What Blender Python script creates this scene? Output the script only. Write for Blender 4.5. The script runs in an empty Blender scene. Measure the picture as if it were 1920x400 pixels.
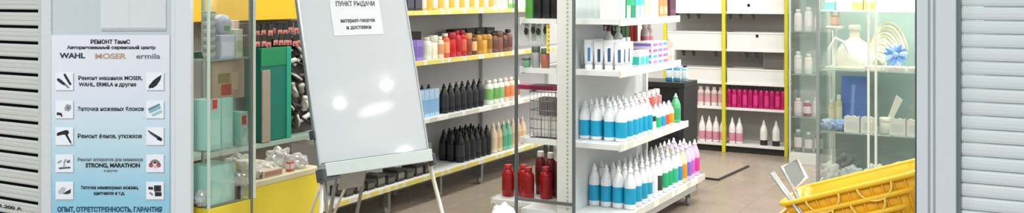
import bpy, bmesh, math, random
from mathutils import Vector, Matrix, Euler
PI = math.pi
rnd = random.Random(7)
C = bpy.context.scene.collection
scene = bpy.context.scene

# ---------------------------------------------------------------- materials
def lin(c):
    return tuple(v / 12.92 if v <= .04045 else ((v + .055) / 1.055) ** 2.4 for v in c)
def hx(s):
    return tuple(int(s[i:i + 2], 16) / 255 for i in (0, 2, 4))
MATS = {}
def M(col, rough=.5, metal=0.0, var=.06, scale=18.0, bump=0.0, spec=.5):
    """principled material whose colour and gloss wander a little with a noise texture"""
    key = (col, rough, metal, var, scale, bump, spec)
    if key in MATS: return MATS[key]
    m = bpy.data.materials.new('paint_' + col); m.use_nodes = True
    nt = m.node_tree; N = nt.nodes; L = nt.links
    b = N['Principled BSDF']
    c = lin(hx(col))
    tc = N.new('ShaderNodeTexCoord'); no = N.new('ShaderNodeTexNoise')
    no.inputs['Scale'].default_value = scale; no.inputs['Detail'].default_value = 2
    L.new(tc.outputs['Object'], no.inputs['Vector'])
    mx = N.new('ShaderNodeMix'); mx.data_type = 'RGBA'
    mx.inputs[6].default_value = (*[min(1, v * (1 + var)) for v in c], 1)
    mx.inputs[7].default_value = (*[v * (1 - var) for v in c], 1)
    L.new(no.outputs['Fac'], mx.inputs[0]); L.new(mx.outputs[2], b.inputs['Base Color'])
    b.inputs['Roughness'].default_value = rough; b.inputs['Metallic'].default_value = metal
    b.inputs['Specular IOR Level'].default_value = spec
    if bump:
        bp = N.new('ShaderNodeBump'); bp.inputs['Strength'].default_value = bump; bp.inputs['Distance'].default_value = .004
        L.new(no.outputs['Fac'], bp.inputs['Height']); L.new(bp.outputs['Normal'], b.inputs['Normal'])
    MATS[key] = m
    return m
def glass(name, tint, gloss=.06, haze=0.0, hazecol=(.8, .85, .85)):
    if name in MATS: return MATS[name]
    m = bpy.data.materials.new(name); m.use_nodes = True
    nt = m.node_tree; N = nt.nodes; L = nt.links
    N.remove(N['Principled BSDF']); out = N['Material Output']
    t = N.new('ShaderNodeBsdfTransparent'); t.inputs[0].default_value = (*tint, 1)
    g = N.new('ShaderNodeBsdfGlossy'); g.inputs['Roughness'].default_value = .02
    lw = N.new('ShaderNodeLayerWeight'); lw.inputs['Blend'].default_value = .25
    mr = N.new('ShaderNodeMapRange'); mr.inputs[3].default_value = gloss; mr.inputs[4].default_value = .6
    L.new(lw.outputs['Fresnel'], mr.inputs[0])
    mx = N.new('ShaderNodeMixShader'); L.new(mr.outputs[0], mx.inputs[0]); L.new(t.outputs[0], mx.inputs[1]); L.new(g.outputs[0], mx.inputs[2])
    last = mx
    if haze:
        d = N.new('ShaderNodeBsdfDiffuse'); d.inputs[0].default_value = (*hazecol, 1)
        mx2 = N.new('ShaderNodeMixShader'); mx2.inputs[0].default_value = haze
        L.new(mx.outputs[0], mx2.inputs[1]); L.new(d.outputs[0], mx2.inputs[2]); last = mx2
    L.new(last.outputs[0], out.inputs['Surface'])
    MATS[name] = m
    return m
PANE = glass('clear_glass', (.98, .99, .985), .04)
SHELFGLASS = glass('green_shelf_glass', (.93, .98, .95), .06, .18, (.72, .86, .78))
PLASTIC = glass('clear_plastic', (.95, .96, .96), .16, .42, (.78, .79, .78))

def tile_floor_mat():
    m = bpy.data.materials.new('brown_floor_tile'); m.use_nodes = True
    nt = m.node_tree; N = nt.nodes; L = nt.links; b = N['Principled BSDF']
    tc = N.new('ShaderNodeTexCoord')
    br = N.new('ShaderNodeTexBrick'); br.offset = 0; br.squash = 1
    br.inputs['Scale'].default_value = 1; br.inputs['Brick Width'].default_value = .45; br.inputs['Row Height'].default_value = .45
    br.inputs['Mortar Size'].default_value = .004; br.inputs['Mortar Smooth'].default_value = .3
    br.inputs['Color1'].default_value = (*lin(hx('998c7e')), 1); br.inputs['Color2'].default_value = (*lin(hx('9e9183')), 1)
    br.inputs['Mortar'].default_value = (*lin(hx('867a6e')), 1)
    L.new(tc.outputs['Object'], br.inputs['Vector'])
    no = N.new('ShaderNodeTexNoise'); no.inputs['Scale'].default_value = 5; no.inputs['Detail'].default_value = 5
    L.new(tc.outputs['Object'], no.inputs['Vector'])
    cr = N.new('ShaderNodeMapRange'); cr.inputs[3].default_value = .9; cr.inputs[4].default_value = 1.08
    L.new(no.outputs['Fac'], cr.inputs[0])
    mx = N.new('ShaderNodeMix'); mx.data_type = 'RGBA'; mx.blend_type = 'MULTIPLY'; mx.inputs[0].default_value = 1
    L.new(br.outputs['Color'], mx.inputs[6]); L.new(cr.outputs[0], mx.inputs[7])
    L.new(mx.outputs[2], b.inputs['Base Color'])
    r = N.new('ShaderNodeMapRange'); r.inputs[3].default_value = .18; r.inputs[4].default_value = .34
    L.new(no.outputs['Fac'], r.inputs[0]); L.new(r.outputs[0], b.inputs['Roughness'])
    return m
def tag_rail_mat(name, base, tag, width=.055, share=.5):
    """shelf edge with paper price tickets slipped into it"""
    m = bpy.data.materials.new(name); m.use_nodes = True
    nt = m.node_tree; N = nt.nodes; L = nt.links; b = N['Principled BSDF']
    tc = N.new('ShaderNodeTexCoord'); sx = N.new('ShaderNodeSeparateXYZ'); L.new(tc.outputs['Object'], sx.inputs[0])
    mu = N.new('ShaderNodeMath'); mu.operation = 'MULTIPLY'; mu.inputs[1].default_value = 1 / width; L.new(sx.outputs['Y'], mu.inputs[0])
    fl = N.new('ShaderNodeMath'); fl.operation = 'FLOOR'; L.new(mu.outputs[0], fl.inputs[0])
    wn = N.new('ShaderNodeTexWhiteNoise'); wn.noise_dimensions = '1D'; L.new(fl.outputs[0], wn.inputs['W'])
    lt = N.new('ShaderNodeMath'); lt.operation = 'LESS_THAN'; lt.inputs[1].default_value = share; L.new(wn.outputs['Value'], lt.inputs[0])
    mx = N.new('ShaderNodeMix'); mx.data_type = 'RGBA'
    mx.inputs[6].default_value = (*lin(hx(base)), 1); mx.inputs[7].default_value = (*lin(hx(tag)), 1)
    L.new(lt.outputs[0], mx.inputs[0]); L.new(mx.outputs[2], b.inputs['Base Color']); b.inputs['Roughness'].default_value = .5
    return m
def poster_mat():
    """the print itself fades from white at its head to light blue at its foot"""
    m = bpy.data.materials.new('poster_print'); m.use_nodes = True
    nt = m.node_tree; N = nt.nodes; L = nt.links; b = N['Principled BSDF']
    tc = N.new('ShaderNodeTexCoord'); sx = N.new('ShaderNodeSeparateXYZ'); L.new(tc.outputs['Generated'], sx.inputs[0])
    no = N.new('ShaderNodeTexNoise'); no.inputs['Scale'].default_value = 4; L.new(tc.outputs['Generated'], no.inputs['Vector'])
    ad = N.new('ShaderNodeMath'); ad.operation = 'MULTIPLY_ADD'; ad.inputs[1].default_value = .12; ad.inputs[2].default_value = -.06
    L.new(no.outputs['Fac'], ad.inputs[0]); a2 = N.new('ShaderNodeMath'); L.new(ad.outputs[0], a2.inputs[0]); L.new(sx.outputs['Z'], a2.inputs[1])
    r = N.new('ShaderNodeValToRGB'); e = r.color_ramp.elements
    e[0].position = 0; e[0].color = (*lin(hx('8ec6dc')), 1); e[1].position = 1; e[1].color = (*lin(hx('e2e3ea')), 1)
    for p, c in ((.14, '93c8dc'), (.3, 'b0d3e0'), (.5, 'c6dce5'), (.68, 'd8dfe8')):
        k = e.new(p); k.color = (*lin(hx(c)), 1)
    L.new(a2.outputs[0], r.inputs[0]); L.new(r.outputs[0], b.inputs['Base Color']); b.inputs['Roughness'].default_value = .45
    return m

# ---------------------------------------------------------------- mesh building
class MB:
    def __init__(s): s.v = []; s.f = []; s.smooth = []
    def add(s, vs, fs, smooth=False):
        o = len(s.v); s.v += [tuple(v) for v in vs]; s.f += [tuple(i + o for i in f) for f in fs]; s.smooth += [smooth] * len(fs); return s
    def box(s, x0, x1, y0, y1, z0, z1, c=0.0, T=None):
        if c <= 0:
            vs = [(x, y, z) for z in (z0, z1) for y in (y0, y1) for x in (x0, x1)]
            fs = [(0, 2, 3, 1), (4, 5, 7, 6), (0, 1, 5, 4), (2, 6, 7, 3), (0, 4, 6, 2), (1, 3, 7, 5)]
        else:
            bm = bmesh.new(); bmesh.ops.create_cube(bm, size=1)
            for v in bm.verts: v.co = Vector(((x0 + x1) / 2 + v.co.x * (x1 - x0), (y0 + y1) / 2 + v.co.y * (y1 - y0), (z0 + z1) / 2 + v.co.z * (z1 - z0)))
            bmesh.ops.bevel(bm, geom=bm.edges[:], offset=c, segments=2, profile=.6, affect='EDGES')
            bm.verts.index_update(); vs = [v.co.copy() for v in bm.verts]; fs = [[v.index for v in f.verts] for f in bm.faces]; bm.free()
        if T is not None: vs = [T @ Vector(v) for v in vs]
        return s.add(vs, fs)
    def lathe(s, prof, n=16, cx=0, cy=0, sy=1.0, T=None, smooth=True):
        vs = []; fs = []
        for r, z in prof:
            for k in range(n):
                a = 2 * PI * k / n; vs.append((cx + max(r, 1e-4) * math.cos(a), cy + sy * max(r, 1e-4) * math.sin(a), z))
        for i in range(len(prof) - 1):
            for k in range(n):
                k2 = (k + 1) % n; fs.append((i * n + k, i * n + k2, (i + 1) * n + k2, (i + 1) * n + k))
        fs.append(tuple(range(n))[::-1]); fs.append(tuple((len(prof) - 1) * n + k for k in range(n)))
        if T is not None: vs = [T @ Vector(v) for v in vs]
        return s.add(vs, fs, smooth)
    def tube(s, pts, r, n=8, closed=False, sq=False):
        pts = [Vector(p) for p in pts]; m = len(pts); vs = []; fs = []
        if sq: n = 4
        prev = None
        for i, p in enumerate(pts):
            if closed: t = pts[(i + 1) % m] - pts[i - 1]
            else: t = pts[min(i + 1, m - 1)] - pts[max(i - 1, 0)]
            t.normalize()
            if prev is None:
                u = t.cross(Vector((0, 0, 1)))
                if u.length < .05: u = t.cross(Vector((0, 1, 0)))
            else:
                u = prev - t * prev.dot(t)
                if u.length < 1e-4: u = t.orthogonal()
            u.normalize(); prev = u; w = t.cross(u)
            for k in range(n):
                a = 2 * PI * k / n + (PI / 4 if sq else 0); vs.append(p + (u * math.cos(a) + w * math.sin(a)) * r)
        for i in range(m if closed else m - 1):
            for k in range(n):
                k2 = (k + 1) % n; j = (i + 1) % m; fs.append((i * n + k, i * n + k2, j * n + k2, j * n + k))
        if not closed: fs.append(tuple(range(n))[::-1]); fs.append(tuple((m - 1) * n + k for k in range(n)))
        return s.add(vs, fs, not sq)
    def prism(s, poly, y0, y1, plane='xz', T=None):
        """a flat outline given real thickness"""
        n = len(poly)
        f = {'xz': lambda p, y: (p[0], y, p[1]), 'yz': lambda p, y: (y, p[0], p[1]), 'xy': lambda p, y: (p[0], p[1], y)}[plane]
        vs = [f(p, y0) for p in poly] + [f(p, y1) for p in poly]
        fs = [tuple(range(n)), tuple(range(2 * n - 1, n - 1, -1))] + [(i, n + i, n + (i + 1) % n, (i + 1) % n) for i in range(n)]
        if T is not None: vs = [T @ Vector(v) for v in vs]
        return s.add(vs, fs)
    def blob(s, cx, cy, cz, rx, ry, rz, seed=0, amp=.25, sub=3, flat=True):
        """crumpled rounded lump resting on cz"""
        bm = bmesh.new(); bmesh.ops.create_icosphere(bm, subdivisions=sub, radius=1)
        R = random.Random(seed); dirs = [Vector((R.uniform(-1, 1), R.uniform(-1, 1), R.uniform(-1, 1))).normalized() for _ in range(14)]; ph = [R.uniform(0, 6) for _ in dirs]
        vs = []
        for v in bm.verts:
            d = sum(abs(math.sin(v.co.dot(q) * 4.5 + p)) - .6 for q, p in zip(dirs, ph)) / len(dirs) * 4.5
            c = v.co * (1 + amp * d); c = Vector((c.x * rx, c.y * ry, c.z * rz))
            vs.append((cx + c.x, cy + c.y, cz + rz + max(c.z, -rz)))
        bm.verts.index_update(); fs = [[v.index for v in f.verts] for f in bm.faces]; bm.free()
        return s.add(vs, fs, not flat)
    def data(s, name, mat):
        me = bpy.data.meshes.new(name); me.from_pydata(s.v, [], s.f)
        me.polygons.foreach_set('use_smooth', s.smooth)
        bm = bmesh.new(); bm.from_mesh(me); bmesh.ops.recalc_face_normals(bm, faces=bm.faces); bm.to_mesh(me); bm.free()
        me.materials.append(mat); me.update(); return me
    def obj(s, name, mat, parent=None, label=None):
        o = bpy.data.objects.new(name, s.data(name, mat)); C.objects.link(o); o.parent = parent
        if label: o['label'] = label
        return o

def tag(o, label, cat, group=None, kind=None):
    o['label'] = label; o['category'] = cat
    if group: o['group'] = group
    if kind: o['kind'] = kind
    return o
def struct(name, mb, mat):
    o = mb.obj(name, mat); o['kind'] = 'structure'; o['label'] = name.replace('_', ' '); return o
def empty(name, loc, rz=0.0, rot=None):
    o = bpy.data.objects.new(name, None); C.objects.link(o); o.location = loc
    o.rotation_euler = rot if rot else (0, 0, rz); o.empty_display_size = .1; return o

# cached kinds: every kind is built once, then copied thing by thing, part by part
KINDS = {}
def put(key, build, loc, label, cat, group=None, rz=0.0, rot=None):
    """build() -> [(name, mesh builder, material, part label), ...]; the first is the thing, the rest its parts"""
    if key not in KINDS:
        KINDS[key] = [(n, mb.data(n, mt), pl) for n, mb, mt, pl in build()]
    root = None
    for n, me, pl in KINDS[key]:
        o = bpy.data.objects.new(n, me); C.objects.link(o)
        if root is None:
            root = o; o.location = loc; o.rotation_euler = rot if rot else (0, 0, rz)
        else:
            o.parent = root
            if pl: o['label'] = pl
    return tag(root, label, cat, group)

ORD = 'first second third fourth fifth sixth seventh eighth ninth tenth eleventh twelfth thirteenth fourteenth fifteenth sixteenth seventeenth eighteenth'.split()

# ---- kinds of goods
def k_nozzle(body, label, cap, h=.26, r=.035, l0=.13, l1=.5, name='bottle'):
    def b():
        a = MB().lathe([(r * .8, 0), (r * .97, .004), (r, .012), (r, h * .56), (r * .95, h * .62), (r * .72, h * .73), (r * .42, h * .83), (r * .38, h * .86)])
        c = MB().lathe([(r * .45, h * .85), (r * .45, h * .885), (r * .3, h * .9), (r * .16, h * .985), (r * .1, h)], 12)
        out = [(name, a, M(body, .3), None)]
        if label: out.append(('label', MB().lathe([(r * 1.012, h * l0), (r * 1.02, h * l0 + .002), (r * 1.02, h * l1 - .002), (r * 1.012, h * l1)]), M(label, .35), None))
        out.append(('cap', c, M(cap, .35), None)); return out
    return (body, label, cap, h, r, l0, l1, 'nz'), b
def k_shampoo(body, label, cap, h=.2, r=.032, sy=.7, l0=.2, l1=.65):
    def b():
        a = MB().lathe([(r * .85, 0), (r, .006), (r, h * .72), (r * .9, h * .8), (r * .5, h * .86), (r * .45, h * .88)], 16, sy=sy)
        c = MB().lathe([(r * .62, h * .865), (r * .64, h * .88), (r * .62, h * .985), (r * .55, h)], 14, sy=.9)
        out = [('bottle', a, M(body, .3), None)]
        if label: out.append(('label', MB().lathe([(r * 1.015, h * l0), (r * 1.03, h * l0 + .002), (r * 1.03, h * l1 - .002), (r * 1.015, h * l1)], 16, sy=sy), M(label, .4), None))
        out.append(('cap', c, M(cap, .35), None)); return out
    return (body, label, cap, h, r, sy, l0, l1, 'sh'), b
def k_tube(body, stripe, cap, h=.17, r=.024):
    def b():
        n = 14; vs = []; fs = []
        prof = [(.03, .95, .95), (.06, 1, 1), (h * .6, 1.05, .6), (h * .97, 1.12, .08), (h, 1.12, .07)]
        a = MB().lathe([(r * .93, .03)] + [(r, .034), (r, h * .5)], n); a.v = []; a.f = []; a.smooth = []
        for z, sx, sy in prof:
            for k in range(n):
                t = 2 * PI * k / n; vs.append((r * sx * math.cos(t), r * sy * math.sin(t), z))
        for i in range(len(prof) - 1):
            for k in range(n): fs.append((i * n + k, i * n + (k + 1) % n, (i + 1) * n + (k + 1) % n, (i + 1) * n + k))
        fs.append(tuple((len(prof) - 1) * n + k for k in range(n))); fs.append(tuple(range(n))[::-1])
        a.add(vs, fs, True)
        c = MB().lathe([(r * .86, 0), (r * .9, .004), (r * .85, .032)], n)
        s_ = MB().box(-r * .3, r * .3, -r * 1.09, -r * .9, h * .28, h * .74)
        return [('tube', a, M(body, .35), None), ('cap', c, M(cap, .4), None), ('label', s_, M(stripe, .4), None)]
    return (body, stripe, cap, h, r, 'tb'), b
def k_carton(col, panel, w=.06, d=.05, h=.15, p0=.15, p1=.7, top=None):
    def b():
        a = MB().box(-w / 2, w / 2, -d / 2, d / 2, 0, h, .0025)
        out = [('carton', a, M(col, .5), None)]
        if panel:
            p = MB().box(-w * .42, w * .42, -d / 2 - .0015, -d / 2 + .001, h * p0, h * p1); p.box(w / 2 - .001, w / 2 + .0015, -d * .42, d * .42, h * p0, h * p1)
            out.append(('label', p, M(panel, .45), None))
        if top: out.append(('lid', MB().box(-w / 2 - .002, w / 2 + .002, -d / 2 - .002, d / 2 + .002, h * .86, h + .003, .002), M(top, .5), None))
        return out
    return (col, panel, w, d, h, p0, p1, top, 'ct'), b
def k_jar(col, lid, label=None, r=.04, h=.09):
    def b():
        out = [('jar', MB().lathe([(r * .9, 0), (r, .004), (r, h * .7), (r * .9, h * .74)]), M(col, .35), None),
               ('lid', MB().lathe([(r * 1.02, h * .73), (r * 1.04, h * .75), (r * 1.04, h * .98), (r * .97, h)]), M(lid, .35), None)]
        if label: out.append(('label', MB().lathe([(r * 1.01, h * .15), (r * 1.02, h * .16), (r * 1.02, h * .6), (r * 1.01, h * .61)]), M(label, .4), None))
        return out
    return (col, lid, label, r, h, 'jr'), b
def k_spray(body, label, head, h=.28, r=.033):
    def b():
        a = MB().lathe([(r * .85, 0), (r, .006), (r, h * .55), (r * .8, h * .66), (r * .38, h * .74), (r * .36, h * .8)])
        t = MB().lathe([(r * .45, h * .78), (r * .45, h * .85), (r * .3, h * .86), (r * .3, h * .9)], 12)
        t.box(-r * 1.1, r * .6, -r * .32, r * .32, h * .89, h, .004)
        t.tube([(-r * .75, 0, h * .9), (-r * .95, 0, h * .84), (-r * .8, 0, h * .78)], .004, 6)
        return [('spray_bottle', a, M(body, .3), None), ('label', MB().lathe([(r * 1.01, h * .1), (r * 1.02, h * .11), (r * 1.02, h * .5), (r * 1.01, h * .51)]), M(label, .4), None), ('trigger_head', t, M(head, .4), None)]
    return (body, label, head, h, r, 'sp'), b
def k_pump(body, label, head, h=.2, r=.033):
    def b():
        a = MB().lathe([(r * .85, 0), (r, .006), (r, h * .62), (r * .85, h * .7), (r * .4, h * .76)])
        t = MB().lathe([(r * .48, h * .75), (r * .48, h * .82), (r * .15, h * .83), (r * .15, h * .94), (r * .35, h * .95), (r * .35, h)], 12)
        t.box(-.042, 0, -.006, .006, h * .95, h * .985, .002)
        return [('pump_bottle', a, M(body, .3), None), ('label', MB().lathe([(r * 1.01, h * .12), (r * 1.02, h * .13), (r * 1.02, h * .52), (r * 1.01, h * .53)]), M(label, .4), None), ('pump_head', t, M(head, .4), None)]
    return (body, label, head, h, r, 'pm'), b

FONT = None
def text_mesh(body, size, width=None, bold=0.0):
    cu = bpy.data.curves.new('lettering', 'FONT'); cu.body = body; cu.size = size; cu.align_x = 'CENTER'; cu.align_y = 'CENTER'; cu.extrude = .0004; cu.offset = bold
    o = bpy.data.objects.new('lettering', cu); C.objects.link(o)
    dg = bpy.context.evaluated_depsgraph_get(); dg.update()
    me = bpy.data.meshes.new_from_object(o.evaluated_get(dg))
    bpy.data.objects.remove(o); bpy.data.curves.remove(cu)
    if width and len(me.vertices):
        xs = [v.co.x for v in me.vertices]; w = max(xs) - min(xs)
        for v in me.vertices: v.co.x *= width / w
    for v in me.vertices: v.co = Vector((v.co.x, -v.co.z, v.co.y))     # stand upright, facing -Y
    return me
def lettering(body, size, loc, mat, parent, width=None, bold=0.0, name='lettering'):
    me = text_mesh(body, size, width, bold); me.materials.clear(); me.materials.append(mat)
    o = bpy.data.objects.new(name, me); C.objects.link(o); o.parent = parent; o.location = loc
    return o

# ---------------------------------------------------------------- the setting
WHITEWALL = M('e3e4e4', .7, 0, .03, 3)
struct('floor', MB().box(-6, 4, -3, 9.7, -.12, 0), tile_floor_mat())
struct('wall_left', MB().box(-4.42, -4.3, 3.08, 9.45, 0, 3.0), WHITEWALL)
struct('wall_back', MB().box(-4.42, 3.72, 9.45, 9.57, 0, 3.0), WHITEWALL)
struct('wall_right', MB().box(3.6, 3.72, 3.16, 9.45, 0, 3.0), WHITEWALL)
struct('wall_front_left', MB().box(-5.7, -3.285, 3.035, 3.055, 0, 3.0), M('b9bfc0', .6, 0, .03, 4))
struct('wall_front_right', MB().box(-.13, 3.72, 3.08, 3.16, 0, 3.0), M('c3cacd', .6, 0, .03, 4))
struct('ceiling', MB().box(-4.42, 3.72, 3.16, 9.57, 3.0, 3.1), M('ececea', .8, 0, .02, 3))

# right post of the shop front: two aluminium profiles with a groove between, and the shutter guide
ALU = M('d2d8da', .35, .1, .02, 6)
mb = MB().box(-.302, -.2715, 3.0, 3.07, 0, 2.9, .003).box(-.2715, -.2655, 3.012, 3.07, 0, 2.9).box(-.2655, -.2585, 3.004, 3.07, 0, 2.9).box(-.2585, -.251, 3.012, 3.07, 0, 2.9).box(-.251, -.198, 2.996, 3.07, 0, 2.9, .003)
struct('trim_1', mb, ALU)
struct('trim_2', MB().box(-.307, -.302, 3.006, 3.06, 0, 2.9), M('4b5356', .6))
struct('trim_3', MB().box(-.198, -.187, 3.018, 3.07, 0, 2.9), M('7e888c', .5))
# front left jamb beside the door leaf
struct('trim_4', MB().box(-3.285, -3.262, 3.0, 3.03, 0, 2.9, .002), M('d6dbdd', .4, 0, .02))

# the open white door leaf that carries the poster: square on to the camera
LEAFROT = math.radians(28.6)
S_ = .0023222
def leaf(px, py): return ((px - 358) * S_, 1.5 - (py + 8) * S_)
dl = MB().box(-.625, -.085, .008, .034, .06, 2.1)
door = dl.obj('door_1', M('c3cbce', .4, 0, .03, 5)); door['kind'] = 'structure'; door['label'] = 'open white door leaf carrying the repair poster'
door.location = (-3.228, 2.998, 0); door.rotation_euler = (0, 0, LEAFROT)
st = M('d9dee1', .35, 0, .02, 6)
MB().box(-.65, -.608, 0, .042, .02, 2.15, .003).obj('door_stile', M('cfd4d3', .45, 0, .08, 60, .2), door)
MB().box(-.085, -.068, .002, .042, .02, 2.15, .002).box(-.068, 0, 0, .042, .02, 2.15, .003).obj('door_stile', st, door)
MB().box(-.608, -.085, 0, .042, .02, .10, .002).obj('door_rail', st, door)
MB().box(-.608, -.085, 0, .042, 2.06, 2.15, .002).obj('door_rail', st, door)

# ---- paper sheet above the poster
x0, z1 = leaf(189, -12); x1, z0 = leaf(311, 57)
ps = empty('paper_sheet', (-3.228, 2.998, 0), LEAFROT)
tag(ps, 'blank white paper sheet taped on the door leaf above the blue poster', 'paper')
MB().box(x0, x1, .0045, .0075, z0, z1).obj('sheet', M('d3d8d9', .6, 0, .03, 30, .15), ps)
MB().box(x0 + .004, x1 + .0, .0035, .0046, z0 - .002, z0 + .011).obj('bottom_strip', M('b4babd', .6, 0, .12, 40), ps, 'grey tape along the lower edge')
MB().box((x0 + x1) / 2 - .02, (x0 + x1) / 2 - .0185, .0035, .0046, z0 + .01, z1).obj('fold_line', M('cfd5d6', .6), ps)

# ---- poster
po = empty('poster', (-3.228, 2.998, 0), LEAFROT)
tag(po, 'white to blue hairdressing tool repair poster in Russian on the white door leaf', 'poster')
x0, z1 = leaf(95, 66); x1, z0 = leaf(318, 418)
MB().box(x0, x1, .004, .0075, z0, z1).obj('print', poster_mat(), po)
INK = M('20242b', .6); GREY = M('6f747c', .6); GOLD = M('b79a82', .6); NAVY = M('1d4d6b', .6)
def pt(body, px, py, wpx, hpx, mat, bold=.0006):
    x, z = leaf(px, py); lettering(body, hpx * S_ * 1.35, (x, .0032, z), mat, po, wpx * S_, bold)
pt('РЕМОНТ ТаниС', 207, 79, 74, 7.5, INK, .0009)
pt('Авторизованный сервисный центр', 209, 89.5, 166, 6, INK, .0007)
pt('WAHL', 136, 105, 48, 10, M('33363c', .6), .0012)
pt('MOSER', 207, 106, 58, 10, GOLD, .0009)
pt('ermila', 278, 106, 45, 10, GREY, .0006)
pt('Ремонт машинок MOSER,', 207, 147, 120, 7.5, INK)
pt('WAHL, ERMILA и другие', 202, 159, 108, 7.5, INK)
pt('Заточка ножевых блоков', 208, 205, 124, 8, INK)
pt('Ремонт фенов, утюжков', 206, 256, 120, 8, INK)
pt('Ремонт аппаратов для маникюра', 207, 300, 122, 6.5, GREY)
pt('STRONG, MARATHON', 212, 311, 102, 8, INK, .001)
pt('и других', 208, 320.5, 26, 4.5, GREY, .0003)
pt('Заточка маникюрных ножниц,', 206, 352.5, 108, 6.5, INK)
pt('щипчиков и т.д.', 205, 363, 58, 6.5, INK)
pt('ОПЫТ, ОТВЕТСТВЕННОСТЬ, ГАРАНТИЯ', 206, 394, 196, 9, NAVY, .0012)
def icon(px, py, shapes):
    x, z = leaf(px, py); h = 16.5 * S_
    MB().box(x - h + .003, x + h + .004, .0036, .0042, z - h - .004, z + h - .003).obj('tile_border', M('98a2ad', .6), po)
    t = MB().box(x - h, x + h, .0026, .0040, z - h, z + h).obj('icon_tile', M('e9edf2', .5), po)
    for col, poly in shapes:
        MB().prism([(x + a * h, z + b * h) for a, b in poly], .0018, .0027).obj('icon_drawing', M(col, .6), t)
def seg(a, b, w0, w1):
    d = Vector((b[0] - a[0], b[1] - a[1])).normalized(); n = Vector((-d.y, d.x))
    return [(a[0] + n.x * w0, a[1] + n.y * w0), (b[0] + n.x * w1, b[1] + n.y * w1), (b[0] - n.x * w1, b[1] - n.y * w1), (a[0] - n.x * w0, a[1] - n.y * w0)]
def arcp(cx, cy, r0, r1, a0, a1, n=10):
    o = [(cx + r1 * math.cos(a0 + (a1 - a0) * i / n), cy + r1 * math.sin(a0 + (a1 - a0) * i / n)) for i in range(n + 1)]
    return o + [(cx + r0 * math.cos(a1 - (a1 - a0) * i / n), cy + r0 * math.sin(a1 - (a1 - a0) * i / n)) for i in range(n + 1)]
def disc(cx, cy, r, n=14): return [(cx + r * math.cos(2 * PI * i / n), cy + r * math.sin(2 * PI * i / n)) for i in range(n)]
icon(121, 153, [('262b33', [(-.85, .25), (-.7, .4), (-.35, .2), (.15, -.25), (.0, -.45), (-.3, -.3), (-.75, .05)]), ('7d8590', seg((.1, -.35), (.55, -.75), .13, .08)), ('20252c', [(-.1, .8), (.1, .92), (.3, .6), (.8, -.25), (.75, -.42), (.6, -.4), (.1, .4)])])
icon(291, 153, [('17191c', [(.75, .75), (.62, .2), (.2, -.45), (-.25, -.75), (-.65, -.7), (-.7, -.5), (-.2, .1), (.3, .5)]), ('4d535c', seg((-.45, -.55), (-.7, -.75), .12, .1))])
icon(121, 206, [('23262b', seg((-.85, -.45), (-.3, -.5), .16, .13)), ('23262b', seg((-.4, -.5), (-.25, -.8), .1, .08)), ('9aa1a6', [(.0, .15), (.25, .65), (.75, .55), (.8, .1), (.55, -.2), (.1, -.1)]), ('dfe3e6', [(.2, .15), (.35, .45), (.6, .4), (.6, .12), (.4, 0)])])
icon(291, 206, [('5f8a93', seg((-.75, .0), (.55, .6), .12, .12)), ('86b1b6', seg((-.65, -.28), (.65, .3), .15, .15)), ('9cc6c8', seg((-.3, -.65), (.8, -.15), .16, .16))])
icon(121, 256, [('15171a', [(-.85, .2), (-.8, .4), (.1, .7), (.45, .68), (.55, .4), (.35, .15), (-.1, .2), (-.8, .05)]), ('15171a', seg((.2, .25), (.75, -.75), .13, .09)), ('6c7177', seg((.72, -.7), (.85, -.95), .04, .03))])
icon(291, 256, [('30353b', seg((-.8, .65), (.7, -.35), .06, .17)), ('7b8289', seg((-.6, .35), (.72, -.5), .04, .08)), ('15181c', seg((.3, -.2), (.78, -.45), .18, .14))])
icon(121, 307, [('9da3a8', seg((-.75, .05), (-.3, .35), .12, .1)), ('8e949a', seg((-.05, .0), (.2, .5), .1, .08)), ('6a7077', seg((.3, .15), (.65, .3), .14, .16)), ('4f555c', seg((-.6, -.55), (.7, -.45), .1, .09)), ('a9afb4', seg((-.1, -.3), (.1, -.1), .1, .1))])
icon(291, 307, [('8f7676', arcp(0, -.15, .32, .62, .1, PI - .1)), ('a4585c', disc(-.45, -.2, .26)), ('a4585c', disc(.42, -.2, .26)), ('443a3e', seg((-.15, .1), (.2, .1), .13, .1)), ('d7b9b9', disc(0, -.35, .2))])
icon(121, 358, [('b5bbc2', [(-.75, -.1), (-.2, .45), (.2, .3), (-.05, -.3), (-.6, -.4)]), ('4a5058', [(-.2, -.35), (.75, .2), (.7, -.3), (.3, -.42)]), ('2a2e34', seg((.2, -.2), (.7, -.05), .1, .16))])
icon(291, 358, [('25282d', [(-.1, .6), (.7, .6), (.7, -.1), (-.1, -.1)]), ('8d6568', [(.15, .5), (.4, .5), (.4, .1), (.15, .1)]), ('33373d', seg((-.75, .3), (-.2, .25), .16, .16)), ('1d2024', seg((.0, -.4), (.75, -.4), .25, .22)), ('7b8086', seg((-.6, -.2), (-.25, -.5), .1, .1))])

# ---- left shutter: pale slats with open black slots
rs = empty('roller_shutter', (-4.9, 3.0, 0))
tag(rs, 'beige roller shutter with black slots at the far left of the shop front', 'shutter')
p = .0783; top = 1.425 + p * 9
sl = MB()
for k in range(26):
    zt = top - k * p - .0075; zb = zt - p + .015
    if zb < .1: break
    pr = [(0, zb), (-.004, zb + .006), (-.004, zb + .018), (-.001, zb + .021), (-.005, zb + .026), (-.006, zb + .04), (-.001, zb + .043), (-.004, zb + .047), (-.004, zt - .006), (0, zt), (.004, zt), (.004, zb)]
    sl.prism([(y, z) for y, z in pr], -.62, .645, 'yz')
sl.obj('slats', M('dcdcd4', .5, 0, .03, 8), rs)
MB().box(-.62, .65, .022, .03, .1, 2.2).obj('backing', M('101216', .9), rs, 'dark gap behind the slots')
MB().box(.645, .70, -.006, .012, .1, 2.2).obj('side_strip', M('d5d6d0', .5), rs)
MB().box(-.62, .7, -.012, .02, .02, .1, .003).obj('bottom_bar', M('c8c9c4', .5), rs)
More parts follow.
